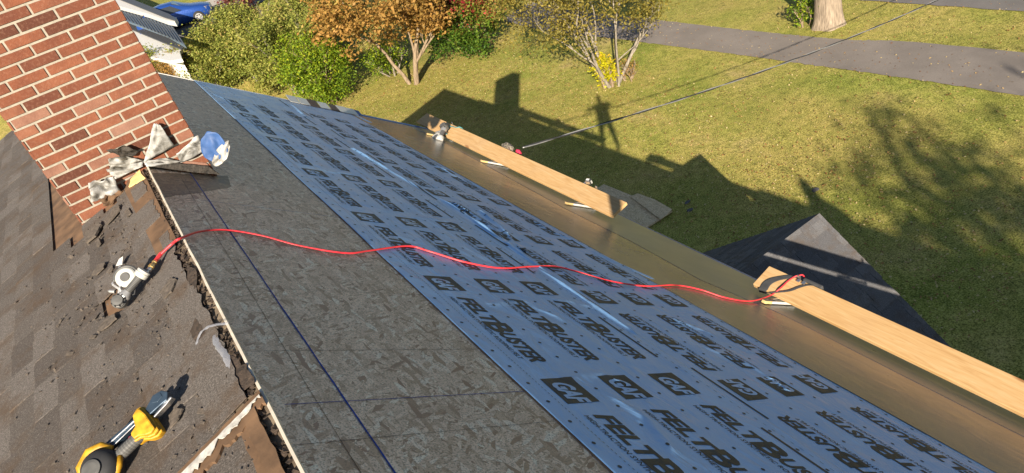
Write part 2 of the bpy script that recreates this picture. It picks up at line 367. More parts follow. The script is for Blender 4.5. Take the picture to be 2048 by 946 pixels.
# water-stained piece round the chimney foot
bm = bmesh.new(); q = [onR(296, 345), onR(400, 349), onR(455, 352), onR(462, 374), onR(400, 385), onR(330, 395)]
n_ = 26; edge = []
for i in range(len(q)):
    a, b = Vector((*q[i], 0)), Vector((*q[(i + 1) % len(q)], 0))
    for k in range(6):
        c = a.lerp(b, k / 6); c.x += .012 * N3(c.x * 30, c.y * 30); c.y += .03 * N3(c.x * 20, c.y * 20, 4); edge.append(RP(max(c.x, .01), c.y, .0015))
bm.faces.new([bm.verts.new(p) for p in edge]); build('stained_patch', bm, M['osb_wet'], house)
def strip_s(bm, s0, s1, y, wd, h=.002):   # line running down the slope
    a = RP(s0, y - wd / 2, h), RP(s1, y - wd / 2, h), RP(s1, y + wd / 2, h), RP(s0, y + wd / 2, h); bm.faces.new([bm.verts.new(p) for p in a])
def line_pts(bm, a, b, wd, h, n=60, wob=.002):
    prev = None
    for i in range(n + 1):
        s = a[0] + (b[0] - a[0]) * i / n + wob * N3(i * .37, a[0] * 9); y = a[1] + (b[1] - a[1]) * i / n
        d = Vector((b[0] - a[0], b[1] - a[1])).normalized(); w_ = wd * (.7 + .6 * abs(N3(i * .9, 3)))
        c = [bm.verts.new(RP(s - d.y * w_ / 2 * k, y + d.x * w_ / 2 * k, h)) for k in (-1, 1)]
        if prev: bm.faces.new((prev[0], prev[1], c[1], c[0]))
        prev = c
for a_, b_, w_ in ((onR(380, 346), (onR(790, 946)[0] + .002, .1), .0085), ((.05, 1.935), (1.1, 1.925), .004), ((.2, 4.25), (1.12, 4.20), .004), ((.42, 6.66), (1.14, 6.58), .005)):
    bm = bmesh.new(); line_pts(bm, a_, b_, w_, .0022, 90); build('chalk_line', bm, M['chalk'], house)
bm = bmesh.new(); line_pts(bm, (.175, 4.75), (.155, .3), .0022, .002); build('marking_line', bm, M['seam'], house)
for y in (1.10, 1.71, 2.31, 2.92, 3.53, 4.75, 5.36, 5.97, 7.2, 7.8, 8.4, 9.1):
    bm = bmesh.new(); line_pts(bm, (.012, y), (1.13, y - .01), .0022, .002, 20); build('marking_line', bm, M['seam'], house)

# ---- underlayment sheets
SKEW = .012
folds = []
def fold(pts, wd, amp, ph=0): folds.append(([onR(*p) for p in pts], max(.018, wd), amp * 3.7, ph))
fold([(705, 298), (800, 355), (905, 413), (1000, 480), (1045, 512), (1130, 575), (1262, 664)], .020, .0052)
fold([(905, 408), (960, 440), (1020, 492)], .020, .006); fold([(960, 425), (1000, 455), (1032, 492)], .022, .007)
fold([(930, 428), (985, 470), (1048, 504)], .016, .004)
fold([(830, 437), (880, 440), (930, 458)], .018, .0018); fold([(1100, 600), (1135, 604), (1180, 615)], .02, .002)
fold([(548, 245), (590, 240), (625, 232)], .02, .0018); fold([(585, 210), (600, 225), (612, 235)], .02, .004)
fold([(860, 325), (905, 350), (960, 375)], .02, .003); fold([(1060, 440), (1110, 466), (1165, 490)], .02, .003)
fold([(1190, 505), (1240, 530), (1300, 556)], .03, .0035); fold([(600, 330), (660, 345), (700, 350)], .02, .0015)
fold([(430, 190), (500, 222), (560, 240)], .02, .002); fold([(470, 240), (540, 262), (575, 280)], .02, .0022); fold([(980, 610), (1040, 600), (1120, 640)], .02, .0018); fold([(880, 470), (930, 470), (980, 485)], .02, .0018); fold([(1130, 760), (1200, 748), (1290, 790)], .02, .0018); fold([(1420, 700), (1500, 730), (1570, 780)], .02, .0022); fold([(760, 330), (800, 335), (850, 360)], .02, .002)
fold([(1350, 640), (1380, 652), (1420, 668)], .02, .003); fold([(720, 255), (760, 262), (800, 285)], .025, .003)
fold([(640, 195), (700, 225), (740, 245)], .03, .0035); fold([(1230, 800), (1290, 840), (1340, 900)], .03, .003)
def seg_d(p, a, b):
    ax, ay = a; bx, by = b; dx, dy = bx - ax, by - ay; t_ = ((p[0] - ax) * dx + (p[1] - ay) * dy) / (dx * dx + dy * dy + 1e-9)
    tc = min(1, max(0, t_)); return math.hypot(p[0] - ax - tc * dx, p[1] - ay - tc * dy)
def fh(s, y):
    h = .0022 * N3(s * 1.7, y * .9, 2) + .0012 * N3(s * 5, y * 2.2, 5) + .0004 * N3(s * 13, y * 7, 8)
    for pts, wd, amp, ph in folds:
        if not (min(p[1] for p in pts) - .1 < y < max(p[1] for p in pts) + .1): continue
        if not (min(p[0] for p in pts) - .1 < s < max(p[0] for p in pts) + .1): continue
        d = min(seg_d((s, y), pts[i], pts[i + 1]) for i in range(len(pts) - 1))
        if d < wd * 3: h += amp * math.exp(-(d / wd) ** 2) * max(.1, .7 + .6 * N3(y * 3.1, s, 1))
    return h
def felt_sheet(u0, u1, h0, name):
    """u measured from nominal column origin; s = u + SKEW*(y-1.9)"""
    nu = int((u1 - u0) / .012) + 1; ny = int((Y1 - Y0) / .03) ; ys = [Y0 + (Y1 + .01 - Y0) * j / ny for j in range(ny + 1)]
    vs = []
    for y in ys:
        for i in range(nu):
            u = u0 + (u1 - u0) * i / (nu - 1); s = u + SKEW * (y - 1.9)
            edge = .004 * N3(y * 1.3, u0 * 4) if i in (0, nu - 1) else 0
            vs.append(RP(s + edge, y, h0 + max(-.002, fh(s, y)) + (.0 if y > 0 else 0)))
    fs = [(j * nu + i, (j + 1) * nu + i, (j + 1) * nu + i + 1, j * nu + i + 1) for j in range(ny) for i in range(nu - 1)]
    fs = [f[::-1] for f in fs]
    me = bpy.data.meshes.new(name); me.from_pydata([tuple(v_) for v_ in vs], [], fs); me.polygons.foreach_set('use_smooth', [True] * len(me.polygons))
    o = link(name, me, house, [M['felt']]); md = o.modifiers.new('t', 'SOLIDIFY'); md.thickness = .0008; md.offset = -1; return o
def text_mesh(txt, bold=0.0):
    cu = bpy.data.curves.new('t', 'FONT'); cu.body = txt; cu.offset = bold; cu.resolution_u = 3; o = bpy.data.objects.new('t', cu); col.objects.link(o)
    dg = bpy.context.evaluated_depsgraph_get(); me = bpy.data.meshes.new_from_object(o.evaluated_get(dg)); b = bmesh.new(); b.from_mesh(me)
    bpy.data.objects.remove(o); bpy.data.curves.remove(cu); bpy.data.meshes.remove(me)
    bmesh.ops.dissolve_limit(b, angle_limit=.01, verts=b.verts, edges=b.edges) if False else None
    return b
def fit(b, x0, x1, y0, y1, shear=0.0):
    xs = [v_.co.x for v_ in b.verts]; ys = [v_.co.y for v_ in b.verts]; ax, bx, ay, by = min(xs), max(xs), min(ys), max(ys)
    for v_ in b.verts:
        yy = (v_.co.y - ay) / (by - ay); v_.co.x = x0 + (x1 - x0) * (v_.co.x - ax) / (bx - ax) + shear * yy; v_.co.y = y0 + (y1 - y0) * yy; v_.co.z = 0
def cutgrid(b, g=.04):
    xs = [v_.co.x for v_ in b.verts]; ys = [v_.co.y for v_ in b.verts]
    for ax, lo, hi in ((0, min(xs), max(xs)), (1, min(ys), max(ys))):
        k = math.ceil(lo / g) * g
        while k < hi:
            co = [0, 0, 0]; no = [0, 0, 0]; co[ax] = k; no[ax] = 1
            bmesh.ops.bisect_plane(b, geom=b.verts[:] + b.edges[:] + b.faces[:], plane_co=co, plane_no=no); k += g
def arr(b):
    b.verts.ensure_lookup_table(); r_ = ([(v_.co.x, v_.co.y) for v_ in b.verts], [[v_.index for v_ in f.verts] for f in b.faces]); b.free(); return r_
tpl = []     # (verts, faces, material, extra height); local x = reading direction, y = letter up; block 1.18 long
for tx, x0, x1, y1_ in (('FELT', .0, .305, .098), ('B', .302, .425, .122), ('USTER', .425, .735, .10)):
    b = text_mesh(tx, .036); b.verts.index_update(); fit(b, x0, x1, 0 if tx != 'B' else -.018, y1_, .022); cutgrid(b); b.verts.index_update(); tpl.append((*arr(b), 0, 0.0))
b = text_mesh('HIGH-TRACTION SYNTHETIC ROOFING FELT', .008); fit(b, .0, .70, -.048, -.022, .004); b.verts.index_update(); tpl.append((*arr(b), 0, 0.0))
b = bmesh.new(); gx = .885
b.faces.new([b.verts.new(p) for p in ((gx, -.06, 0), (gx + .205, -.06, 0), (gx + .205, .122, 0), (gx, .122, 0))]); cutgrid(b); b.verts.index_update(); tpl.append((*arr(b), 0, 0.0))
b = text_mesh('GAF', .045); fit(b, gx + .03, gx + .19, -.035, .075, .02); cutgrid(b); b.verts.index_update(); tpl.append((*arr(b), 1, .0009))
def print_sheet(parent, h0, cols_, flip, bars):
    vs, fs, mi = [], [], []
    def put(V, F, m_, eh, fn):
        o = len(vs)
        for x, y in V:
            s, yy = fn(x, y)
            vs.append(tuple(RP(s, yy, h0 + .0016 + eh + max(-.002, fh(s, yy)))))
        for f in F: fs.append([o + i for i in (f if not flip or True else f[::-1])]); mi.append(m_)
    for ci, u in enumerate(cols_):
        for k in range(-3, 9):
            for (V, F, m_, eh) in tpl:
                if not flip:
                    ys_ = 2.891 + 1.18 * k
                    if ys_ - 1.09 < Y0 or ys_ > Y1 - .02: continue
                    fn = lambda x, y: (u + .055 + y + SKEW * (ys_ - x - 1.9), ys_ - x)
                else:
                    ys_ = 1.715 - 1.09 + .98 + 1.18 * k - .78
                    if ys_ + 1.09 > Y1 or ys_ < Y0: continue
                    fn = lambda x, y: (u + .135 - y + SKEW * (ys_ + x - 1.9), ys_ + x)
                put(V, F, m_, eh, fn)
    ring = [(.009 * math.cos(a * math.pi / 4) , .009 * math.sin(a * math.pi / 4)) for a in range(8)]
    ring2 = [(x * .55, y * .55) for x, y in ring]; RF = [[i, (i + 1) % 8, 8 + (i + 1) % 8, 8 + i] for i in range(8)] + [[8, 10, 12, 14]]
    offs = [cols_[0] - .09, cols_[0] + .245, cols_[1] + .245, cols_[2] + .27]
    for j, u in enumerate(offs):
        y = .35 + (j % 2) * .074
        while y < Y1 - .1:
            put(ring + ring2, RF, 0, 0, lambda a, b_: (u + a + SKEW * (y - 1.9), y + b_)); y += .148
    for (u, wd, L_, gap, y) in bars:
        while y < Y1 - .1:
            n = max(1, int(L_ / .04)); V = []; F = []
            for i in range(n + 1): V += [(i * L_ / n, -wd / 2), (i * L_ / n, wd / 2)]
            for i in range(n): F.append([2 * i, 2 * i + 1, 2 * i + 3, 2 * i + 2])
            if y + L_ < Y1: put(V, F, 0, 0, lambda a, b_: (u + b_ + SKEW * (y + a - 1.9), y + a))
            y += L_ + gap
    me = bpy.data.meshes.new('printed_lettering'); me.from_pydata(vs, [], fs); me.materials.append(M['ink']); me.materials.append(M['felt'])
    me.polygons.foreach_set('material_index', mi)
    o = bpy.data.objects.new('printed_lettering', me); col.objects.link(o); o.parent = parent
f_lo = felt_sheet(2.19, 3.40, .0030, 'underlayment_sheet'); f_lo['label'] = 'lower course of underlayment, lettering upside down'
f_up = felt_sheet(1.05, 2.243, .0065, 'underlayment_sheet'); f_up['label'] = 'upper course of underlayment with a sunlit crease'
for o in (f_lo, f_up): o.modifiers['t'].thickness = .0008
print_sheet(f_up, .0065, [1.19, 1.535, 1.88], False, [(2.125, .017, .50, .68, .99), (1.148, .0025, .012, .012, .3), (2.18, .0025, .02, .03, .3)])
print_sheet(f_lo, .0030, [2.31, 2.66, 3.02], True, [(2.272, .017, .50, .68, 1.55), (3.30, .0025, .012, .012, .3), (3.33, .003, .35, .5, .4)])
bm = bmesh.new()
for j in range(300):
    y = .1 + (Y1 - .1) * j / 300; y2 = .1 + (Y1 - .1) * (j + 1) / 300; e = [1.05 + SKEW * (q_ - 1.9) + .004 * N3(q_ * 1.3, 4.2) for q_ in (y, y2)]
    bm.faces.new([bm.verts.new(p) for p in (RP(e[0] - .006, y, .0022), RP(e[0] + .004, y, .0022), RP(e[1] + .004, y2, .0022), RP(e[1] - .006, y2, .0022))])
build('orange_edge_line', bm, M['edge_orange'], f_up)

# ---- membrane courses at the eave
def memb(name, s0, s1, h0, mat, seed):
    nu = int((s1(0) - s0(0)) / .03) + 2; ny = 420; vs = []
    for j in range(ny + 1):
        y = Y0 + (Y1 + .0 - Y0) * j / ny
        for i in range(nu):
            s = s0(y) + (s1(y) - s0(y)) * i / (nu - 1)
            vs.append(tuple(RP(s, y, h0 + .0016 * N3(s * 2.2, y * .8, seed) + .0004 * N3(s * 6 + y, y * 2.5 - s * 3, seed + 3))))
    fs = [(j * nu + i, j * nu + i + 1, (j + 1) * nu + i + 1, (j + 1) * nu + i) for j in range(ny) for i in range(nu - 1)]
    me = bpy.data.meshes.new(name); me.from_pydata(vs, [], fs); me.polygons.foreach_set('use_smooth', [True] * len(me.polygons)); link(name, me, house, [mat])
sm = [onR(815, 252), onR(865, 272), onR(970, 330), onR(1125, 415), onR(1260, 482), onR(1400, 560), onR(1560, 628), onR(1815, 757)]
sm = sorted([(y, s) for s, y in sm]); 
def seam_s(y):
    return float(np.interp(y, [a for a, b in sm], [b for a, b in sm])) if y > sm[0][0] else sm[0][1]
memb('brown_membrane', lambda y: 3.33, seam_s, .0052, M['memb_hi'], 1.5)
memb('olive_membrane', lambda y: 4.0, lambda y: 5.115, .0022, M['memb_lo'], 4.5)
bm = bmesh.new()
for j in range(200):
    y = Y0 + (9.7 - Y0) * j / 200; y2 = Y0 + (9.7 - Y0) * (j + 1) / 200; wv_ = [.010 * abs(N3(q_ * 1.2, 7)) + .003 for q_ in (y, y2)]
    bm.faces.new([bm.verts.new(p) for p in (RP(seam_s(y) - wv_[0], y, .0085), RP(seam_s(y) + .004, y, .0065), RP(seam_s(y2) + .004, y2, .0065), RP(seam_s(y2) - wv_[1], y2, .0085))])
build('film_edge', bm, M['blue_film'], house)
bm = bmesh.new(); prism(bm, [RP(5.10, Y0, -.07), RP(5.13, Y0, -.07), RP(5.13, Y0, .004), RP(5.10, Y0, .004)], (0, Y1 - Y0, 0)); build('eave_drip_edge', bm, M['blue_film'], house)
bm = bmesh.new(); prism(bm, [RP(.0, Y1 + .001, -.06), RP(3.35, Y1 + .001, -.06), RP(3.35, Y1 + .001, .008), RP(.0, Y1 + .001, .008)], (0, .035, 0)); build('rake_drip_edge', bm, M['white_trim'], house)
bm = bmesh.new()
for i in range(40):                                         # blue film curling over the rake beside the eave
    s = 3.36 + 1.74 * i / 40; s2 = 3.36 + 1.74 * (i + 1) / 40; pr = [(0, .007), (.03, .022), (.07, .016), (.09, -.03)]
    for k in range(3):
        a, b = pr[k], pr[k + 1]; bm.faces.new([bm.verts.new(p) for p in (RP(s, Y1 - .03 + a[0], a[1]), RP(s2, Y1 - .03 + a[0], a[1]), RP(s2, Y1 - .03 + b[0], b[1]), RP(s, Y1 - .03 + b[0], b[1]))])
bmesh.ops.remove_doubles(bm, verts=bm.verts, dist=.0005); build('blue_rake_film', bm, M['blue_film'], house, smooth=True)
bm = bmesh.new(); prism(bm, [RP(5.02, Y0, -.2), RP(5.09, Y0, -.2), RP(5.09, Y0, -.06), RP(5.02, Y0, -.06)], (0, Y1 - Y0, 0)); build('fascia', bm, M['white_trim'], house)

# ---- starter shingle tabs standing over the rake
st_px = [(558, 190), (580, 195), (602, 201), (624, 206), (648, 212), (672, 220), (694, 226)]
for i, (px, py) in enumerate(st_px):
    s, y = onR(px, py); s2 = onR(px + 21, py + 5)[0]; y = Y1 - .05; lift = .045 + .015 * N3(i * 3.3, 1)
    bm = bmesh.new(); a, b = s, s2 - .004
    prism(bm, [RP(a, y - .10, .010), RP(b, y - .10, .010), RP(b, y + .17, .012 + lift), RP(a, y + .17, .012 + lift)], RP(0, 0, .004) - RP(0, 0, 0))
    build('starter_shingle', bm, M['white_plastic'] if i not in (2, 4) else M['shingle_old'], house)  # two tabs take a darker material in place of shade
s, y = onR(700, 228)
bm = bmesh.new()
for a in (onR(690, 226)[0], onR(704, 229)[0]): prism(bm, [RP(a, Y1 - .1, .012), RP(a + .17, Y1 - .1, .012), RP(a + .17, Y1 + .1, .05), RP(a, Y1 + .1, .05)], RP(0, 0, .004) - RP(0, 0, 0))
build('starter_shingle', bm, M['lead_blue'], house)

# ---- ridge trim
bm = bmesh.new(); prev = None
for j in range(161):
    y = 4.88 - (4.88 + 2) * j / 160; wv_ = .0035 * N3(y * 4, 2); r_ = [(-.006 + wv_, .002), (-.0045 + wv_, .011), (.0045 + wv_, .012), (.007 + wv_, .001)]
    cur = [bm.verts.new(RP(0, y, 0) + Vector((a, 0, b + .002))) for a, b in r_]
    if prev:
        for k in range(3): bm.faces.new((prev[k], prev[k + 1], cur[k + 1], cur[k]))
    prev = cur
build('ridge_trim', bm, M['ridge_trim'], house)

# ---- left slope: deck, paper strip, shingle courses, torn edge
bm = bmesh.new(); prism(bm, [LP(0, Y0, -.05), LP(5.6, Y0, -.05), LP(5.6, Y0, -.006), LP(0, Y0, -.006)], (0, Y1 - Y0, 0)); build('old_roof_deck', bm, M['wood_brown'], house)
bm = bmesh.new()
nS, nY = 14, 260
grid = [[bm.verts.new(LP(.004 + .26 * i / nS, Y0 + (Y1 - Y0) * j / nY, .001 + .004 * abs(N3(i * .5, j * .6, 2)))) for i in range(nS + 1)] for j in range(nY + 1)]
for j in range(nY):
    for i in range(nS): bm.faces.new((grid[j][i], grid[j][i + 1], grid[j + 1][i + 1], grid[j + 1][i]))
build('old_felt_paper', bm, M['paper'], house)
def tabs(name, P, s0, s1, y0, y1, exposure, tabw, thick, mat, parent, skip=None, h0=0.0, jag=.0):
    V, F, T = [], [], []; r_ = 0; s = s0
    while s < s1:
        y = y0 - tabw * ((r_ * .37) % 1)
        while y < y1:
            w_ = tabw * random.uniform(.82, 1.15); a, b = max(y + .002, y0), min(y + w_ - .002, y1)
            if b > a + .01 and not (skip and skip(s, (a + b) / 2)):
                hb = thick * random.uniform(.8, 1.7); se = s + exposure + random.choice((0, 0, .006)); n = max(2, int((b - a) / .05)); o = len(V)
                for i in range(n + 1):
                    yy = a + (b - a) * i / n; jj = jag * N3(yy * 25, s * 9)
                    hs = h0 + .002 * N3(yy * 2, s * 3, 3)
                    V += [tuple(P(s - .02, yy, hs + .001)), tuple(P(se + jj, yy, hs + hb)), tuple(P(se + jj, yy, hs - .004))]
                tv_ = random.random()
                for i in range(n):
                    q_ = o + 3 * i; F += [(q_, q_ + 3, q_ + 4, q_ + 1), (q_ + 1, q_ + 4, q_ + 5, q_ + 2)]; T += [tv_, tv_]
                F += [(o, o + 1, o + 2), (o + 3 * n, o + 3 * n + 2, o + 3 * n + 1)]; T += [tv_, tv_]
            y += w_
        s += exposure; r_ += 1
    me = bpy.data.meshes.new(name); me.from_pydata(V, [], F); o = link(name, me, parent, [mat]); tinted(me, T)
    if parent is not None: o.location = -parent.location
    return o
vs_, vy_ = onL(548, 780); we_, wy_ = onL(385, 946)      # white flashing strip across the old slope
def near_strip(s): return vy_ + (wy_ - vy_) * (s - vs_) / (we_ - vs_)
tabs('old_shingles', LP, .13, 5.5, Y0, Y1, .135, .30, .0085, M['shingle_old'], house, h0=.006, jag=.014,
     skip=lambda s, y: (y > 4.85 and s < .75) or (s < .7 and N3(s * 5, y * 3, 8) > .42))
# upper half-torn cap layer beside the ridge
bm = bmesh.new(); y = near_strip(0.1) + .05; k = 0
while y < 4.8:
    L_ = random.uniform(.22, .42); in_ = .035 + .03 * random.random(); out_ = .20 + .03 * N3(y * 2, 1); n = 9; ring = []
    for i in range(n + 1):
        yy = y + L_ * i / n - .0; ring.append((in_ + .022 * N3(yy * 16, 3.1) + .010 * N3(yy * 45, 1.7), yy))
    back = [(out_ + .012 * N3(yy * 10, 9) + .006 * N3(yy * 37, 5), yy) for _, yy in reversed(ring)]
    base = .012 + .010 * random.random(); tilt = random.uniform(-.02, .05)
    prism(bm, [LP(s_, min(yy, 4.8), base + tilt * (.2 - s_)) for s_, yy in ring + back], (0, 0, .005)); y += L_ - .035; k += 1
o = build('torn_cap_shingles', bm, M['shingle_old'], house); tinted(o.data, [random.random()] * len(o.data.polygons))
bm = bmesh.new()
for i in range(520):                                        # torn asphalt crumbs and splinters along the ridge
    y = random.uniform(1.0, 4.8); s_ = abs(random.gauss(.035, .022)) + .006; c = LP(s_, y, .008 + .008 * random.random()); L_ = random.uniform(.006, .03)
    d = Vector((random.uniform(-1, 1), random.uniform(-1, 1), random.uniform(-.3, .8))).normalized(); mx = frame(c, d, z=(random.uniform(-1, 1), .2, 1))
    box(bm, (-L_ / 2, -L_ * .3, -.0015), (L_ / 2, L_ * .3, .0015), mx)
build('torn_edge', bm, M['tear'], house)['kind'] = 'stuff'
# brown nailing board and raw split wood near the chimney foot
def patchL(name, pxs, h, th, mat, jagk=.01, sub=5):
    pts = [onL(*p) for p in pxs]; out = []
    for i in range(len(pts)):
        a, b = Vector((*pts[i], 0)), Vector((*pts[(i + 1) % len(pts)], 0))
        for k in range(sub):
            c = a.lerp(b, k / sub); out.append(LP(c.x + jagk * N3(c.x * 40, c.y * 40, 1), c.y + jagk * N3(c.x * 40, c.y * 40, 7), h))
    bm = bmesh.new(); prism(bm, out, LP(0, 0, th) - LP(0, 0, 0)); return build(name, bm, mat, house)
patchL('nailing_board', [(291, 345), (262, 362), (255, 385), (278, 430), (300, 470), (322, 520), (352, 505), (358, 480), (322, 410)], .012, .01, M['wood_brown'], .006)
patchL('split_wood', [(287, 345), (270, 362), (265, 380), (284, 370), (297, 362)], .024, .006, M['wood_yellow'], .008)
# white flashing strip with peeling paint, and the step behind it
bm = bmesh.new(); n = 150; V1, V2 = [], []
for i in range(n + 1):
    s_ = .0 + (1.6) * i / n; y0_ = near_strip(s_); wd = .018 + .05 * min(1, s_ * 1.4)
    V1.append((s_, y0_ + .004 * N3(s_ * 30, 2))); V2.append((s_, y0_ - wd + .030 * N3(s_ * 24, 5) + .018 * N3(s_ * 70, 1) + .008 * N3(s_ * 190, 3)))
prism(bm, [LP(s_, y_, .028) for s_, y_ in V1 + V2[::-1]], (0, 0, .003)); build('white_flashing', bm, M['peeling'], house)
bm = bmesh.new(); prism(bm, [LP(s_, y_, .012) for s_, y_ in [(a, b + .03) for a, b in V1] + [(a, b - .035) for a, b in V2[::-1]]], (0, 0, .012)); build('flashing_board', bm, M['wood_brown'], house)
bm = bmesh.new()
for seg in ((.035, 1.95, .05, 1.05, .05), (.085, 2.0, .02, 1.2, .03)):
    s_, ya, _, yb, wd = seg; pts = [(s_ + .008 * N3(q_ * 12, 2), q_) for q_ in lin(ya, yb, 24)]; bk = [(s_ + wd + .008 * N3(q_ * 15, 8), q_) for _, q_ in reversed(pts)]
    prism(bm, [LP(a, b, .012 + .3 * (s_ == .035) * .03) for a, b in pts + bk], (0, 0, .008))
build('brown_edge_board', bm, M['wood_brown'], house)
# dark tar patches on the old slope
for pxs in (((398, 640), (420, 668), (428, 700), (412, 722), (402, 700), (390, 665)), ((470, 715), (500, 735), (520, 770), (490, 790), (462, 760)), ((380, 530), (402, 548), (400, 590), (384, 570))):
    patchL('tar_stain', list(pxs), .0195, .0012, M['tear'], .012)

# ---- rear, higher part of the roof (behind the photographer)
bm = bmesh.new(); prism(bm, [(4.3, -14, 5.1), (0, -14, 8.42), (-4.6, -14, 6.9), (-4.6, -14, 0), (4.3, -14, 0)], (0, 14 - 6.02, 0)); build('rear_wing', bm, M['vinyl'], house)
bm = bmesh.new(); lathe(bm, Matrix.Translation((-.3, -8.15, 8.2)), [(0, .5), (.4, .36), (.62, .16), (.9, .13), (1.1, .03)], 12); build('shadow_spike', bm, M['grey_plastic'], house)  # unseen spike added to throw a small figure-like shadow on the lawn

# ---- porch roof below the eave
A = Vector((6.36, 4.61, 4.0)); PP = .74; cp, sp_ = 1 / math.hypot(1, PP), PP / math.hypot(1, PP)
def PN(s, x, h=0): return Vector((x, A.y - cp * s - sp_ * h, A.z - sp_ * s + cp * h))
def PF(s, x, h=0): return Vector((x, A.y + cp * s + sp_ * h, A.z - sp_ * s + cp * h))
bm = bmesh.new(); e = 3.2
prism(bm, [PN(e, 3.75, -.08), PN(0, 3.75, -.08), PF(e, 3.75, -.08), PF(e, 3.75, -.012), PN(0, 3.75, -.012), PN(e, 3.75, -.012)], (A.x - 3.75 - .01, 0, 0)); build('porch_roof_deck', bm, M['white_trim'], house)
tabs('porch_shingles', lambda s, x, h: PN(s, x, h), .06, e, 3.75, A.x, .14, .33, .008, M['shingle_dark'], house)
tabs('porch_shingles', lambda s, x, h: PF(s, x, h), .06, e, 3.75, A.x, .14, .33, .008, M['shingle_dark'], house)
bm = bmesh.new(); x = 3.75
while x < A.x:
    x2 = min(x + .17, A.x); prism(bm, [Vector((x, 0, 0)) + Vector(((0), *q_)) for q_ in [(A.y - .13, A.z - .13 * PP + .012), (A.y - .05, A.z - .022), (A.y, A.z + .016), (A.y + .05, A.z - .022), (A.y + .13, A.z - .13 * PP + .012), (A.y, A.z + .002)]], (x2 - x - .004, 0, 0)); x += .17
o = build('porch_ridge_cap', bm, M['shingle_dark'], house); tinted(o.data, rng.random(len(o.data.polygons)))
bm = bmesh.new(); prism(bm, [(3.75, A.y - 2.3, 0), (3.75, A.y + 2.3, 0), (3.75, A.y + 2.3, 2.1), (3.75, A.y, 3.85), (3.75, A.y - 2.3, 2.1)], (2.35, 0, 0)); build('porch_wall', bm, M['vinyl'], house)

# ================================================================ CHIMNEY
CXa, CXb, CYa, CYb, CZ = -.52, .350, 4.90, 5.42, 9.42
chim = empty('chimney', 'red brick chimney with bent grey flashing standing on the roof ridge', 'chimney', loc=((CXa + CXb) / 2, (CYa + CYb) / 2, 7.3))
def hull_z(x): return RH - (.75 * x if x > 0 else .3333 * -x)
bm = bmesh.new(); g = .006
prism(bm, [(CXa + g, CYa + g, 7.2), (CXb - g, CYa + g, 7.2), (CXb - g, CYb - g, 7.2), (CXa + g, CYb - g, 7.2)], (0, 0, CZ - 7.2)); build('mortar_core', bm, M['mortar'], chim)
V, F, T = [], [], []; z = 8.918 - 30 * .0667; r_ = 0
def abrick(p0, p1, q0, q1, axis):
    """small bevelled brick standing in the wall: p along wall, q height; axis 0 front, 1 right, 2 back, 3 left"""
    o = len(V); b_ = .0035; j = random.uniform(-.001, .0012)
    def P(u, zz, d):
        if axis == 0: return (u, CYa + d - j, zz)
        if axis == 2: return (u, CYb - d, zz)
        if axis == 1: return (CXb - d + j, u, zz)
        return (CXa + d, u, zz)
    rag = lambda: random.uniform(-.0012, .0012)
    V.extend([P(p0 + rag(), q0 + rag(), .012), P(p1 + rag(), q0 + rag(), .012), P(p1 + rag(), q1 + rag(), .012), P(p0 + rag(), q1 + rag(), .012), P(p0 + b_, q0 + b_, 0), P(p1 - b_, q0 + b_, 0), P(p1 - b_, q1 - b_, 0), P(p0 + b_, q1 - b_, 0)])
    fl = [(4, 5, 6, 7), (0, 1, 5, 4), (1, 2, 6, 5), (2, 3, 7, 6), (3, 0, 4, 7)]
    if axis in (2, 3): fl = [f[::-1] for f in fl]
    tv_ = random.random() ** 1.0
    for f in fl: F.append(tuple(o + i for i in f)); T.append(tv_)
while z < CZ:
    h0_, h1_ = z + .005, z + .0667 - .005
    for axis, (a0, a1) in enumerate(((CXa, CXb), (CYa, CYb), (CXa, CXb), (CYa, CYb))):
        L_ = .2135; u = a1 - (L_ * .5 if (r_ + axis) % 2 else L_) ; first = True; hi = a1
        while hi > a0 + .02:
            lo = max(u, a0); abrick(lo + (.005 if lo > a0 + .001 else 0), hi - (0 if hi == a1 else .005), h0_, h1_, axis); hi = lo; u = lo - L_
    z += .0667; r_ += 1
me = bpy.data.meshes.new('brickwork'); me.from_pydata(V, [], F); o = link('brickwork', me, chim, [M['brick']]); o.location = -chim.location; tinted(me, T)
bm = bmesh.new(); box(bm, (CXa - .03, CYa - .03, CZ + .002), (CXb + .03, CYb + .03, CZ + .06)); build('cap', bm, M['mortar'], chim)
# ragged blackened footing course on the right slope, and the left mortar foot
def facepatch(name, pxs, d, th, mat, jag=.004, sub=6, parent=chim):
    out = []
    pts = [onplane(px, py, (0, 1, 0), (0, CYa - d, 0)) for px, py in pxs]
    for i in range(len(pts)):
        a, b = Vector(pts[i]), Vector(pts[(i + 1) % len(pts)])
        for k in range(sub):
            c = a.lerp(b, k / sub); out.append(c + Vector((jag * N3(c.x * 60, c.z * 60), 0, jag * N3(c.x * 60, c.z * 60, 4))))
    bm = bmesh.new(); prism(bm, out, (0, th, 0)); return build(name, bm, mat, parent)
facepatch('tarred_foot', [(292, 327), (330, 321), (370, 328), (415, 332), (440, 349), (400, 346), (340, 339), (294, 334)], .03, .028, M['charred'], .006)
facepatch('mortar_smear', [(300, 322), (330, 318), (372, 322), (412, 326), (420, 333), (370, 330), (320, 328)], .008, .007, M['brick'], .003)
bpy.data.objects['mortar_smear'].data.attributes.new('tint', 'FLOAT_COLOR', 'CORNER')
for d_ in bpy.data.objects['mortar_smear'].data.attributes['tint'].data: d_.color = (1, 1, 1, 1)
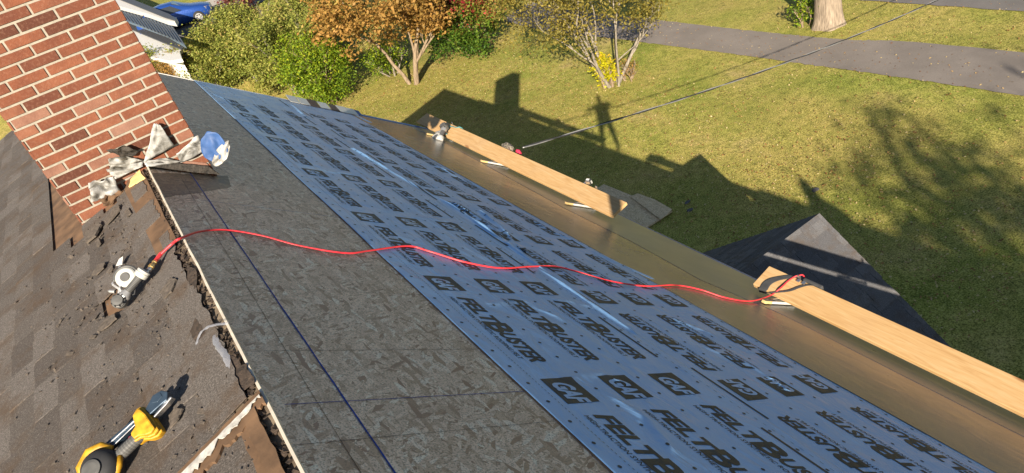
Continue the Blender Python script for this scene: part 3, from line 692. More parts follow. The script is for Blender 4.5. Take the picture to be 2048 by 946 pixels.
def flashing(name, pxd, mat, crumple=.006, seed=0, label=None, thick=.002, n=14, rnd=False):
    """bent metal sheet: four corners (px, py, distance in front of the brick), warped surface"""
    q_ = [Vector(onplane(px, py, (0, 1, 0), (0, CYa - d, 0))) for px, py, d in pxd]
    bm = bmesh.new(); rows = []
    for j in range(n + 1):
        row = []
        for i in range(n + 1):
            u, v_ = i / n, j / n
            if rnd: a_, b_ = 2 * u - 1, 2 * v_ - 1; u = .5 + .58 * a_ * math.sqrt(1 - b_ * b_ / 2); v_ = .5 + .58 * b_ * math.sqrt(1 - a_ * a_ / 2)
            p = (q_[0] * (1 - u) + q_[1] * u) * (1 - v_) + (q_[3] * (1 - u) + q_[2] * u) * v_
            e_ = .009 * min(1, 1 - abs(2 * u - 1) if False else 1)
            w_ = Vector((N3(u * 3 + seed, v_ * 3, 1), N3(u * 3.1, v_ * 3 + seed, 2) * 1.6, N3(u * 3, v_ * 3.3, seed + 3))) * crumple + Vector((N3(u * 9 + seed, v_ * 9), N3(u * 9, v_ * 9 + seed, 5), N3(u * 8, v_ * 9, seed))) * crumple * .2
            row.append(bm.verts.new(p + w_))
        rows.append(row)
    for j in range(n):
        for i in range(n): bm.faces.new((rows[j][i], rows[j][i + 1], rows[j + 1][i + 1], rows[j + 1][i]))
    o = build(name, bm, mat, chim, smooth=True); md = o.modifiers.new('t', 'SOLIDIFY'); md.thickness = thick
    if label: o['label'] = label
    return o
flashing('flashing', [(308, 246, .045), (320, 250, .05), (348, 290, .04), (288, 326, .03)], M['lead'], .007, 1, 'triangular grey flashing standing up at the ridge')
flashing('flashing', [(216, 318, .03), (246, 312, .03), (288, 320, .02), (222, 343, .03)], M['lead'], .010, 2, 'flat grey flashing left of the ridge')
flashing('flashing', [(212, 300, .05), (250, 293, .06), (286, 302, .03), (252, 318, .02)], M['charred'], .014, 3, 'tarred black flashing flap')
flashing('flashing', [(286, 322, .03), (330, 316, .02), (366, 324, .03), (292, 333, .04)], M['lead'], .008, 11, 'low grey flashing lip along the chimney foot')
flashing('flashing', [(212, 338, .03), (286, 322, .03), (284, 334, .05), (230, 358, .05)], M['lead'], .010, 12, 'grey flashing lip joining the left pieces')
flashing('flashing', [(352, 308, .02), (396, 270, .05), (411, 300, .04), (362, 326, .02)], M['lead'], .009, 4, 'grey flashing right of the ridge')
flashing('flashing', [(400, 268, .06), (442, 266, .12), (458, 322, .12), (410, 322, .05)], M['lead_blue'], .010, 5, 'curled flashing showing a bluish inside', rnd=True)
flashing('flashing', [(450, 278, .125), (462, 294, .14), (446, 331, .12), (420, 327, .07)], M['lead'], .008, 6, 'white torn edge of the curled flashing', rnd=True)
flashing('flashing', [(176, 366, .06), (228, 352, .05), (240, 385, .07), (184, 406, .09)], M['lead'], .018, 7, 'crumpled whitish flashing at the left foot')
flashing('flashing', [(196, 398, .08), (235, 378, .07), (250, 384, .09), (212, 412, .11)], M['wood_brown'], .02, 8, 'rusty brown underside of the crumpled flashing')

# ================================================================ SCAFFOLD PLANKS AND BRACKETS
tilt = rad(10.6)
def plank(name, y0, y1, label):
    o = empty(name, label, 'plank', 'scaffold planks on the roof brackets', loc=(3.68, y0, 5.33))
    bm = bmesh.new(); n = 40
    x0, z0 = 3.68, 5.33; wd = .236
    vs = []
    for j in range(n + 1):
        y = y0 + (y1 - y0) * j / n; bow = .004 * math.sin(math.pi * j / n); r_ = []
        for (u, h) in ((0, -.038), (0, -.003), (.003, 0), (wd - .003, 0), (wd, -.003), (wd, -.038)):
            r_.append(bm.verts.new((x0 + u * math.cos(tilt) - h * math.sin(tilt), y + (.012 * u / wd if j in (0, n) else 0), z0 + u * math.sin(tilt) + h * math.cos(tilt) - bow)))
        vs.append(r_)
    for j in range(n):
        for k in range(6): bm.faces.new((vs[j][k], vs[j][(k + 1) % 6], vs[j + 1][(k + 1) % 6], vs[j + 1][k]))
    bm.faces.new(vs[0]); bm.faces.new(vs[-1][::-1]); b = build('board', bm, M['plank'], o); return o
plank('scaffold_plank', 5.18, 10.06, 'long bare plank lying by the eave, a tape measure and nail gun on it')
plank('scaffold_plank', -1.65, 3.30, 'bare plank with a black strap round its end, above the porch roof')
def pk(u, y, h=0): return Vector((3.68 + u * math.cos(tilt) - h * math.sin(tilt), y, 5.33 + u * math.sin(tilt) + h * math.cos(tilt)))
def bracket(y, label):
    o = empty('roof_bracket', label, 'roof bracket', 'metal roof brackets under the planks', loc=RP(4.4, y, 0))
    bm = bmesh.new(); prism(bm, [RP(4.42, y - .016, .010), RP(4.80, y - .016, .010), RP(4.80, y + .016, .010), RP(4.42, y + .016, .010)], RP(0, 0, .022) - RP(0, 0, 0)); build('strap', bm, M['brk_white'], o, bevel=.003)
    bm = bmesh.new(); prism(bm, [RP(4.33, y - .020, .009), RP(4.43, y - .020, .009), RP(4.43, y + .020, .009), RP(4.33, y + .020, .009)], RP(0, 0, .026) - RP(0, 0, 0)); build('hook_end', bm, M['orange_tan'], o, bevel=.004)
    bm = bmesh.new(); prism(bm, [RP(4.40, y - .017, .036), RP(4.475, y - .017, .036), RP(4.475, y + .017, .036), RP(4.40, y + .017, .036)], RP(0, 0, .004) - RP(0, 0, 0)); build('label_plate', bm, M['grey_plastic'], o)
    bm = bmesh.new(); tube(bm, [RP(4.45, y + .025, .03), pk(.005, y + .03, -.045)], .006, 6); tube(bm, [RP(4.40, y + .025, .03), RP(4.45, y + .04, .03)], .005, 6); build('strut', bm, M['steel'], o)
    bm = bmesh.new(); prism(bm, [pk(0, y - .016, -.040), pk(.24, y - .016, -.040), pk(.24, y + .016, -.040), pk(0, y + .016, -.040)], (0, 0, -.006)); prism(bm, [pk(.236, y - .016, -.046), pk(.242, y - .016, -.046), pk(.242, y + .016, -.046), pk(.236, y + .016, -.046)], (0, 0, .07)); build('platform_arm', bm, M['steel'], o)
    bm = bmesh.new(); tube(bm, [RP(4.79, y, .02), pk(.2, y, -.05)], .007, 6); build('brace', bm, M['steel'], o)
    return o
bracket(9.22, 'white roof bracket under the plank, next to the coil nail gun at its far end')
bracket(7.60, 'white roof bracket under the middle of the long plank')
bracket(5.72, 'white roof bracket under the near end of the long plank')
bracket(3.02, 'white roof bracket where the red hose meets the strapped plank')
bracket(0.60, 'white roof bracket nearest the photographer under the strapped plank')

# ================================================================ RED HOSE
hp = [(322, 508, 'L', .05), (345, 487, 'L', .05), (360, 477, 'R', .035), (400, 463, 'R', .02), (450, 460, 'R', .012), (520, 471, 'R', .012), (600, 492, 'R', .010), (690, 506, 'R', .014), (740, 501, 'R', .016), (815, 492, 'R', .016),
      (860, 503, 'R', .016), (930, 524, 'R', .016), (1000, 536, 'R', .016), (1060, 533, 'R', .016), (1110, 533, 'R', .016), (1160, 545, 'R', .016), (1220, 562, 'R', .016), (1290, 572, 'R', .016), (1350, 570, 'R', .015), (1400, 579, 'R', .015), (1450, 595, 'R', .014), (1500, 602, 'R', .018)]
pts = [(RP if k == 'R' else LP)(*(onR if k == 'R' else onL)(a, b, h), h) for a, b, k, h in hp]
for px, py, u in ((1540, 591, -.005), (1560, 577, .0)): pts.append(Vector(onplane(px, py, (-math.sin(tilt), 0, math.cos(tilt)), pk(0, 0, .016))))
for px, py in ((1575, 563), (1588, 554), (1598, 551)): pts.append(Vector(onplane(px, py, (-math.sin(tilt), 0, math.cos(tilt)), pk(0, 0, .010))))
pts += [pts[-1] + Vector((.035, -.02, -.02)), pts[-1] + Vector((.05, -.04, -.16)), pts[-1] + Vector((.04, -.10, -.26)), pts[-1] + Vector((.03, -.3, -.3))]
hose = empty('air_hose', 'long red air hose wandering across the roof from the ridge to the plank', 'hose', loc=pts[0])
bm = bmesh.new(); tube(bm, smooth_path(pts, 10), .0062, 10); build('hose_line', bm, M['red_hose'], hose, smooth=True)
d0 = (pts[0] - pts[1]).normalized()
gE = LP(*onL(296, 542, .07), .07)                       # end of the nail gun handle
d1 = (gE - pts[0]).normalized(); L0 = (gE - pts[0]).length
bm = bmesh.new(); n = 60; tube(bm, [pts[0] + d1 * (L0 * .42 * i / n) * 1.0 + Vector((.0085 * math.cos(i * .9), .0085 * math.sin(i * .9) * .5, .0085 * math.sin(i * .9))) for i in range(n)], .0016, 5); tube(bm, [pts[0], pts[0] + d1 * L0 * .42], .0055, 8); build('strain_relief', bm, M['red_hose'], hose)
def seg_lathe(bm, a, b, prof, seg=12):
    z_ = (b - a); L_ = z_.length; mx = Matrix.Translation(a) @ z_.to_track_quat('Z', 'Y').to_matrix().to_4x4(); lathe(bm, mx, [(u * L_, r_) for u, r_ in prof], seg)
bm = bmesh.new(); seg_lathe(bm, pts[0] + d1 * L0 * .40, gE - d1 * L0 * .18, [(0, .008), (.15, .012), (.3, .013), (.34, .010), (.6, .010), (.64, .014), (.95, .014), (1, .008)], 6); build('coupling', bm, M['brass'], hose)
bm = bmesh.new(); seg_lathe(bm, gE - d1 * L0 * .19, gE + d1 * .01, [(0, .008), (.3, .009), (.32, .012), (.6, .012), (.65, .006), (1, .006)], 10); build('plug', bm, M['steel'], hose)

# ================================================================ COIL NAILER by the chimney
def coil_nailer(H, E, nrm, label, group=None, mag_side=1, sc_=1.0):
    """H head end on the roof, E handle end; nrm roof normal"""
    H, E, nrm = Vector(H), Vector(E), Vector(nrm).normalized(); ax = (E - H); L_ = ax.length; x = ax.normalized(); y = nrm.cross(x).normalized() * mag_side; z = x.cross(y).normalized(); z = z if z.dot(nrm) > 0 else -z
    o = empty('coil_nail_gun', label, 'nail gun', group, loc=H)
    def P(a, b, c): return H + x * a * L_ + y * b * L_ + z * c * L_
    def lt(a, b, prof, seg=22):
        bm_ = bmesh.new(); seg_lathe(bm_, P(*a), P(*b), [(u, r_ * L_) for u, r_ in prof], seg); return bm_
    build('handle', lt((.36, 0, .14), (.84, 0, .16), [(0, .07)] + [(u + d_, .088 if d_ == 0 else .082) for u in lin(.04, .92, 14) for d_ in (0, .03)] + [(1, .08)]), M['grey_plastic'], o, smooth=False)
    build('end_cap', lt((.80, 0, .16), (1.0, 0, .17), [(0, .12), (.06, .15), (.55, .155), (.62, .14), (.66, .155), (.9, .15), (1, .09)]), M['white_plastic'], o, smooth=False)
    b_ = lt((.20, 0, .12), (.40, 0, .14), [(0, .13), (.4, .135), (.8, .10), (1, .085)]); seg_lathe(b_, P(.22, .12, .1), P(.42, .26, .1), [(0, .05 * L_), (1, .035 * L_)], 8); build('body', b_, M['alu'], o, smooth=False)
    hd = lt((.10, 0, .0), (.12, 0, .30), [(0, .10), (.1, .16), (.62, .17), (.66, .155), (.78, .155), (.8, .14), (.97, .12), (1, .05)], 28); build('cylinder_head', hd, M['grey_plastic'], o)
    for k in range(9):
        b_ = bmesh.new(); a = k * 2 * math.pi / 9; c_, s_ = math.cos(a) * .15, math.sin(a) * .15; seg_lathe(b_, P(.12 + c_, s_, .22), P(.12 + c_ * .9, s_ * .9, .30), [(0, .018 * L_), (1, .014 * L_)], 6); build('vent_rib', b_, M['black_rubber'], o)
    build('drum_magazine', lt((.62, .27, .02), (.62, .27, .16), [(0, .20), (.08, .235), (.8, .235), (.92, .215), (1, .20)], 32), M['white_plastic'], o)
    build('drum_hub', lt((.62, .27, .155), (.62, .27, .18), [(0, .11), (.6, .11), (1, .095)], 24), M['grey_plastic'], o)
    b_ = bmesh.new(); tube(b_, [P(.62 + .27 * math.cos(a), .27 + .27 * math.sin(a), .09) for a in lin(-.4, 2.6, 16)], .035 * L_, 8); build('drum_cover', b_, M['grey_plastic'], o, smooth=True)
    b_ = bmesh.new(); box(b_, (-.02, -.05, -.03), (.26, .0, .06), frame(P(.30, .14, .08), y, z=z) @ Matrix.Scale(L_, 4)); seg_lathe(b_, P(.22, .28, .04), P(.14, .42, .03), [(0, .05 * L_), (.7, .045 * L_), (1, .02 * L_)], 10); tube(b_, [P(.30, .12, .14), P(.36, .20, .16), P(.44, .20, .12)], .018 * L_, 6); build('nose', b_, M['alu'], o, bevel=.001)
    b_ = bmesh.new(); tube(b_, [P(.34, -.07, .05), P(.42, -.13, .06), P(.52, -.07, .08)], .02 * L_, 8); build('trigger', b_, M['black_rubber'], o)
    return o
Ls = lambda px, py, h: LP(*onL(px, py, h), h)
NL = (-SL, 0, CL)
coil_nailer(Ls(238, 612, .05), Ls(296, 543, .06), tuple(Vector(CAM - np.array(Ls(260, 600, 0))).normalized() * .8 + Vector(NL) * .45), 'grey and white coil roofing nailer lying on old shingles, red hose attached', mag_side=1)

# ================================================================ STRIP NAILER, black and yellow
nA = Ls(345, 797, .05); nB = Ls(190, 950, .07)
sn = empty('strip_nail_gun', 'black and yellow framing nailer lying on the old shingles at lower left', 'nail gun', loc=nA)
x = (nB - nA).normalized(); z = Vector(CAM - np.array(nA)).normalized() * .6 + Vector(NL) * .6; z = (z - z.dot(x) * x).normalized(); y = z.cross(x); LN = (Ls(207, 930, .05) - nA).length
def Q(a, b, c): return nA + x * a * LN + y * b * LN + z * c * LN
def qbox(name, a0, a1, b0, b1, c0, c1, mat, bev=.003):
    bm = bmesh.new(); vs = [bm.verts.new(Q(a, b, c)) for a in (a0, a1) for b in (b0, b1) for c in (c0, c1)]
    for f in ((0, 1, 3, 2), (4, 6, 7, 5), (0, 4, 5, 1), (2, 3, 7, 6), (0, 2, 6, 4), (1, 5, 7, 3)): bm.faces.new([vs[i] for i in f])
    return build(name, bm, mat, sn, bevel=bev)
def qpr(name, pts2, c0, c1, mat, bev=.003, taper=1.0):
    bm = bmesh.new(); prism(bm, [Q(a, b, c0) for a, b in pts2], z * (c1 - c0) * LN); return build(name, bm, mat, sn, bevel=bev)
qpr('nose', [(-.04, -.03), (.0, -.10), (.10, -.13), (.16, -.10), (.24, -.07), (.26, .02), (.10, .03), (.02, .04)], .0, .13, M['navy'])
qpr('nose_plate', [(-.02, .02), (.10, .03), (.24, .05), (.24, .075), (.06, .065), (-.03, .05)], .02, .11, M['steel'])
qpr('nose_top_plate', [(.02, -.08), (.10, -.11), (.15, -.06), (.10, -.02), (.03, -.03)], .131, .137, M['navy'], .001)
bm = bmesh.new(); yc = [(.25, -.14), (.30, -.155), (.37, -.13), (.40, -.06), (.43, .02), (.53, .05), (.54, .15), (.46, .17), (.40, .235), (.33, .27), (.26, .25), (.245, .10), (.235, 0)]
for (c0, c1, k) in ((.0, .10, 1.0), (.10, .15, .93), (.15, .185, .80)):
    m0 = Vector((.35, .06)); prism(bm, [Q(m0.x + (a - m0.x) * k, m0.y + (b - m0.y) * k, c0) for a, b in yc], z * (c1 - c0) * LN)
build('yellow_collar', bm, M['yellow'], sn, bevel=.005)
qpr('magazine', [(.36, -.12), (.38, -.05), (.86, -.06), (.92, -.09), (.90, -.15), (.84, -.16)], -.01, .07, M['navy'])
bm = bmesh.new(); tube(bm, [Q(.40, -.09, .075), Q(.86, -.115, .075)], .008 * LN, 6); tube(bm, [Q(.42, -.05, .075), Q(.78, -.055, .075)], .005 * LN, 6); build('magazine_rail', bm, M['steel'], sn)
bm = bmesh.new(); seg_lathe(bm, Q(.44, .10, .09), Q(.78, .09, .08), [(0, .06 * LN), (.04, .07 * LN)] + [(u + d_, (.070 if d_ == 0 else .066) * LN) for u in lin(.1, .9, 9) for d_ in (0, .04)] + [(1, .06 * LN)], 16); build('grip', bm, M['grey_plastic'], sn)
qpr('magazine_foot', [(.78, -.16), (.80, .02), (.98, .06), (1.04, -.03), (.98, -.15)], -.01, .10, M['black_rubber'])
bm = bmesh.new(); seg_lathe(bm, Q(.93, .06, -.04), Q(.94, .07, .26), [(0, .17 * LN), (.2, .20 * LN), (.6, .20 * LN), (.8, .18 * LN), (.92, .14 * LN), (1, .06 * LN)], 26); build('motor_housing', bm, M['black_rubber'], sn, smooth=True)
bm = bmesh.new(); tube(bm, [Q(.74, -.02, .10), Q(.80, -.12, .13), Q(.92, -.16, .14), Q(1.08, -.10, .14), Q(1.15, .03, .12)], [.03 * LN, .05 * LN, .055 * LN, .05 * LN, .03 * LN], 10); tube(bm, [Q(.72, .12, .12), Q(.80, .20, .12), Q(.92, .27, .10)], [.03 * LN, .04 * LN, .03 * LN], 10); build('yellow_shell', bm, M['yellow'], sn, smooth=True)
bm = bmesh.new(); lathe(bm, Matrix.Translation(Q(.96, .08, .262)) @ z.to_track_quat('Z', 'Y').to_matrix().to_4x4(), [(0, .10 * LN), (.004, .10 * LN), (.006, .07 * LN)], 24); build('cap_plate', bm, M['grey_plastic'], sn)
bm = bmesh.new(); tube(bm, [Q(.50, .03, .05), Q(.56, .0, .05), Q(.62, .03, .05)], .012 * LN, 6); build('trigger', bm, M['red_cloth'], sn)

# ================================================================ THINGS ON THE LONG PLANK
gp = Vector(onplane(893, 256, (-math.sin(tilt), 0, math.cos(tilt)), pk(0, 0, .05))); ge = Vector(onplane(884, 283, (-math.sin(tilt), 0, math.cos(tilt)), pk(0, 0, .03)))
coil_nailer(gp, gp + (ge - gp) * 1.15, (-.2, 0, 1), 'small grey coil nailer resting across the far end of the long plank', mag_side=-1)
bm = bmesh.new(); tube(bm, smooth_path([pk(.03, 9.02, .015), pk(.0, 9.15, .02), pk(.08, 9.27, .02), pk(.17, 9.18, .02), pk(.20, 9.0, .02), pk(.24, 8.95, .01), pk(.27, 8.93, -.08), pk(.29, 8.9, -.3)], 8), .006, 8)
tag(build('air_line', bm, M['teal'], None, smooth=True), 'thin teal air line looped on the far end of the plank behind the nailer', 'air hose')
# tape measure
tc = Vector(onplane(1176, 364, (-math.sin(tilt), 0, math.cos(tilt)), pk(0, 0, .03))); tm = empty('tape_measure', 'silver tape measure with white square label standing at the plank edge', 'tape measure', loc=tc)
mx = frame(tc + Vector((.01, 0, 0)), (.35, -.94, 0), z=(-.25, -.1, 1))
bm = bmesh.new(); box(bm, (-.036, -.024, -.03), (.036, .024, .036), mx); build('case', bm, M['black_rubber'], tm, bevel=.012)
bm = bmesh.new(); box(bm, (-.030, -.026, -.024), (.030, .026, .030), mx); build('side_plate', bm, M['steel'], tm, bevel=.006)
bm = bmesh.new(); box(bm, (-.02, -.014, .0362), (.02, .014, .0375), mx); build('paper_label', bm, M['white_trim'], tm)
bm = bmesh.new(); box(bm, (-.075, -.012, -.030), (-.034, .012, -.028), mx); box(bm, (-.077, -.012, -.036), (-.075, .012, -.026), mx); build('tape_end', bm, M['steel'], tm)
bm = bmesh.new(); box(bm, (.036, -.008, -.02), (.045, .008, .02), mx); build('belt_clip', bm, M['white_plastic'], tm)
# camouflage cap and red pouch behind the plank
def lump(name, c, r, mat, seed, label=None, cat=None, parent=None, sq=(1, 1, .6), amp=.25):
    bm = bmesh.new(); bmesh.ops.create_icosphere(bm, subdivisions=4, radius=1)
    for v_ in bm.verts:
        k = 1 + amp * N3(v_.co.x * 1.5 + seed, v_.co.y * 1.5, v_.co.z * 1.5) + amp * .5 * N3(v_.co.x * 5 + seed, v_.co.y * 5, v_.co.z * 5)
        v_.co = Vector(c) + Vector((v_.co.x * r * sq[0] * k, v_.co.y * r * sq[1] * k, v_.co.z * r * sq[2] * k))
    o = build(name, bm, mat, parent, smooth=True)
    if label: tag(o, label, cat)
    return o
cb = Vector(onplane(1016, 293, (1, 0, 0), (3.98, 0, 0)))
cap = empty('cloth_cap', 'crumpled camouflage cap tucked behind the middle of the long plank', 'cap', loc=cb)
lump('crown', cb + Vector((0, 0, -.01)), .10, M['camo'], 3, parent=cap, sq=(.55, 1.15, .52), amp=.3)
bm = bmesh.new(); prism(bm, [cb + Vector((.02 + .05 * math.sin(a), .09 + .10 * math.cos(a), -.045 + .02 * math.cos(a * 2))) for a in lin(0, 2 * math.pi, 15)[:-1]], (0, 0, .008)); build('brim', bm, M['camo'], cap)
rb = Vector(onplane(1036, 301, (1, 0, 0), (4.0, 0, 0)))
lump('tool_pouch', rb + Vector((.0, 0, -.03)), .06, M['red_cloth'], 9, 'bright red fabric pouch hanging behind the plank beside the camouflage cap', 'pouch', sq=(.5, .9, .8), amp=.2)

# ================================================================ STRAP AND STEEL ITEM ON PLANK END
bl = empty('tool_belt', 'black webbing tool belt wrapped over the end of the strapped plank', 'tool belt', loc=pk(0, 3.1))
bm = bmesh.new()
cen = [(-.012, 3.20, -.05), (-.012, 3.195, .0), (0, 3.19, .006), (.06, 3.20, .008), (.12, 3.18, .009), (.18, 3.13, .008), (.235, 3.07, .006), (.243, 3.05, -.01), (.245, 3.04, -.10)]
cp_ = smooth_path(cen, 6); prev = None
for i, c_ in enumerate(cp_):
    d_ = (cp_[min(i + 1, len(cp_) - 1)] - cp_[max(i - 1, 0)]); side = Vector((-.15, 1, 0)).normalized() * .036
    cur = [bm.verts.new(pk(c_.x + k * side.x, c_.y + k * side.y, c_.z)) for k in (-1, -.9, 0, .9, 1)]
    if prev:
        for k in range(4): bm.faces.new((prev[k], prev[k + 1], cur[k + 1], cur[k]))
    prev = cur
o = build('wide_band', bm, M['strap'], bl, smooth=True); o.modifiers.new('t', 'SOLIDIFY').thickness = .004
bm = bmesh.new(); prev = None
for c_ in smooth_path([(-.008, 3.12, .004), (.03, 3.06, .010), (.09, 2.99, .012), (.16, 2.95, .012), (.22, 2.90, .010), (.26, 2.82, -.01)], 6):
    cur = [bm.verts.new(pk(c_.x, c_.y + k, c_.z)) for k in (-.011, .011)]
    if prev: bm.faces.new((prev[0], prev[1], cur[1], cur[0]))
    prev = cur
o = build('narrow_strap', bm, M['strap'], bl); o.modifiers.new('t', 'SOLIDIFY').thickness = .003
for yy in (3.0, 2.95):
    bm = bmesh.new(); box(bm, (.20, yy - .014, .004), (.232, yy + .014, .014), Matrix(((math.cos(tilt), 0, -math.sin(tilt), 3.68), (0, 1, 0, 0), (math.sin(tilt), 0, math.cos(tilt), 5.33), (0, 0, 0, 1)))); build('buckle', bm, M['steel'], bl, bevel=.003)
bm = bmesh.new(); box(bm, (.238, 2.80, -.09), (.27, 2.98, .012), Matrix(((math.cos(tilt), 0, -math.sin(tilt), 3.68), (0, 1, 0, 0), (math.sin(tilt), 0, math.cos(tilt), 5.33), (0, 0, 0, 1)))); build('pouch', bm, M['strap'], bl, bevel=.01)

# ================================================================ LOOSE BITS ON THE OLD SLOPE
def chip(pxs, label, h=.022, th=.006, mat='chip', jag=.006, name='shingle_fragment', cat='shingle fragment', tiltz=.0):
    pts = [onL(*p) for p in pxs]; out = []
    for i in range(len(pts)):
        a, b = Vector((*pts[i], 0)), Vector((*pts[(i + 1) % len(pts)], 0))
        for k in range(4):
            c = a.lerp(b, k / 4); out.append(LP(c.x + jag * N3(c.x * 60, c.y * 60, 1), c.y + jag * N3(c.x * 60, c.y * 60, 7), h + tiltz * k))
    bm = bmesh.new(); prism(bm, out, LP(0, 0, th) - LP(0, 0, 0)); o = build(name, bm, M[mat], None); tag(o, label, cat, 'loose shingle fragments on the old slope'); return o
chip([(204, 665), (222, 640), (238, 634), (243, 642), (228, 656), (212, 667)], 'brown shingle fragment just below the coil nailer head')
chip([(192, 554), (205, 535), (218, 531), (216, 541), (200, 556)], 'dark shingle fragment left of the coil nailer')
chip([(221, 550), (232, 536), (236, 541), (226, 553)], 'small dark fragment beside the clear plastic spike')
chip([(180, 470), (196, 462), (204, 450), (212, 455), (200, 478), (182, 492)], 'large torn shingle piece at left below the crumpled flashing', .024, .012)
chip([(216, 448), (236, 422), (246, 415), (248, 424), (232, 444), (220, 456)], 'long sliver of torn shingle in front of the chimney foot', .022, .01)
chip([(198, 488), (206, 482), (209, 492), (202, 500)], 'little flake above the dark fragment')
chip([(256, 428), (264, 421), (270, 432), (262, 440)], 'grey flake in front of the chimney foot')
chip([(330, 590), (352, 562), (362, 566), (352, 590), (338, 604)], 'ragged shingle piece right of the coil nailer', .022, .008)
chip([(318, 812), (330, 800), (332, 812), (322, 818)], 'tan flake beside the yellow collar of the framing nailer')
chip([(350, 838), (362, 822), (376, 826), (366, 848), (352, 862)], 'curled shingle flake right of the framing nailer')
bm = bmesh.new()
for i in range(620):
    s_, y_ = .08 + abs(random.gauss(0, .45)), random.uniform(1.2, 4.8); L_ = random.uniform(.003, .009) * (2.2 if random.random() < .12 else 1); mx = frame(LP(s_, y_, .016), (random.uniform(-1, 1), random.uniform(-1, 1), .1), z=NL)
    box(bm, (-L_, -L_ * .5, 0), (L_, L_ * .5, .003), mx)
tag(build('crumbs', bm, M['chip'], None), 'tiny crumbs of old shingle scattered over the left slope', 'debris', kind='stuff')
def film(name, pth, wd, label):
    bm = bmesh.new(); prev = None; P_ = smooth_path([Ls(a, b, h) for a, b, h in pth], 5)
    for i, c_ in enumerate(P_):
        d_ = (P_[min(i + 1, len(P_) - 1)] - P_[max(i - 1, 0)]).normalized(); s_ = d_.cross(Vector(NL)).normalized(); w_ = wd * (.7 + .5 * abs(N3(i * .5, 2)))
        cur = [bm.verts.new(c_ + s_ * w_ * k + Vector(NL) * (.006 * N3(i * .6, k * 2) + (.004 if k == 0 else 0))) for k in (-1, 0, 1)]
        if prev:
            for k in range(2): bm.faces.new((prev[k], prev[k + 1], cur[k + 1], cur[k]))
        prev = cur
    tag(build(name, bm, M['clear'], None, smooth=True), label, 'plastic strip', 'clear plastic strips on the old slope')
film('plastic_strip', [(393, 690, .02), (400, 668, .03), (420, 652, .04), (458, 646, .05)], .009, 'curved clear plastic strip reaching the ridge trim')
film('plastic_strip', [(428, 672, .02), (436, 692, .025), (450, 710, .03), (462, 742, .02)], .017, 'wrinkled clear plastic strip lying below the curved one')
film('plastic_strip', [(224, 570, .02), (232, 550, .03), (240, 530, .035)], .008, 'clear plastic strip beside the coil nailer')
bm = bmesh.new(); c_ = Ls(244, 526, .03); prism(bm, [c_ + Vector(q_) for q_ in ((-.03, .0, 0), (0, -.02, .0), (.02, .02, .02), (-.005, .03, .012))], (0, 0, .003)); tag(build('cap_clip', bm, M['white_trim'], None), 'white folded tab at the tip of the plastic strip by the nailer', 'clip')

# ================================================================ BOARDS ON THE LAWN
for pxs, lab, z_ in (([(1196, 378), (1208, 371), (1345, 426), (1290, 462), (1240, 460)], 'weathered board on the lawn, lowest and largest of the pile', .03),
                     ([(1262, 398), (1276, 392), (1310, 404), (1345, 424), (1336, 434), (1322, 444)], 'top board of the pile, its pointed end to the right', .07)):
    bm = bmesh.new(); pts = [Vector(ground(*p)) for p in pxs]
    for p in pts: p.z = gh(p.x, p.y) + z_
    prism(bm, pts, (0, 0, .012)); tag(build('chipboard_sheet', bm, M['osb_old'], None), lab, 'chipboard', 'chipboard offcuts on the lawn')
bm = bmesh.new(); pts = [Vector(ground(*p)) for p in ((1190, 392), (1270, 415), (1316, 444), (1262, 480), (1180, 440))]
for p in pts: p.z = gh(p.x, p.y) + .05
prism(bm, pts, (0, 0, .012)); tag(build('chipboard_sheet', bm, M['osb_old'], None), 'weathered board on the lawn partly behind the roof edge', 'chipboard', 'chipboard offcuts on the lawn')
for i, (px, py) in enumerate(((1375, 406), (1380, 422), (1632, 382))):
    bm = bmesh.new(); g_ = ground(px, py); prism(bm, [g_ + Vector((.09 * math.cos(a) * (1 + 1.2 * N3(a * 2, i)), .06 * math.sin(a) * (1 + N3(a * 3, i)), .02)) for a in lin(0, 6.0, 9)], (0, 0, .02))
    tag(build('shingle_scrap', bm, M['shingle_dark'], None), ('dark scrap lying on the lawn above the boards', 'dark scrap on the lawn just right of the boards', 'dark scrap on the lawn above the porch gable')[i], 'scrap', 'shingle scraps on the lawn'); tinted(bpy.data.objects[-1].data if False else bpy.context.scene.collection.objects[-1].data, [.3] * len(bpy.context.scene.collection.objects[-1].data.polygons))

# ================================================================ SERVICE CABLE
a = Vector(onplane(1045, 295, (1, 0, 0), (4.12, 0, 0))); e_ = Vector(CAM + ray(1863, 5) * 17.5); dh = Vector((e_.x - a.x, e_.y - a.y, 0)); nn = Vector((-dh.y, dh.x, 0))
m_ = Vector(onplane(1440, 172, nn, a)); tm_ = (m_ - a).dot(dh) / dh.length_squared
A2 = np.array([[1, 1], [tm_ ** 2, tm_]]); k2, k1 = np.linalg.solve(A2, np.array([e_.z - a.z, m_.z - a.z]))
def wirep(u): return Vector((a.x + dh.x * u, a.y + dh.y * u, a.z + k1 * u + k2 * u * u))
cab = empty('service_cable', 'twisted overhead electric cable running from the eave across the lawn', 'cable', loc=a)
for ph, r_, mt in ((0, .010, 'black_rubber'), (math.pi, .008, 'alu')):
    bm = bmesh.new(); tube(bm, [wirep(1.9 * i / 700) + Vector((0, math.cos(ph + i * .13) * .009, math.sin(ph + i * .13) * .009)) for i in range(701)], r_, 5); build('conductor', bm, M[mt], cab, smooth=True)
pe = wirep(1.9); pole = empty('utility_pole', 'wooden utility pole carrying the service cable far right', 'pole', loc=(pe.x, pe.y, 0))
bm = bmesh.new(); tube(bm, [(pe.x + .2, pe.y, 0), (pe.x + .2, pe.y, pe.z + 1)], [.16, .12], 12); build('shaft', bm, M['bark_brown'], pole)

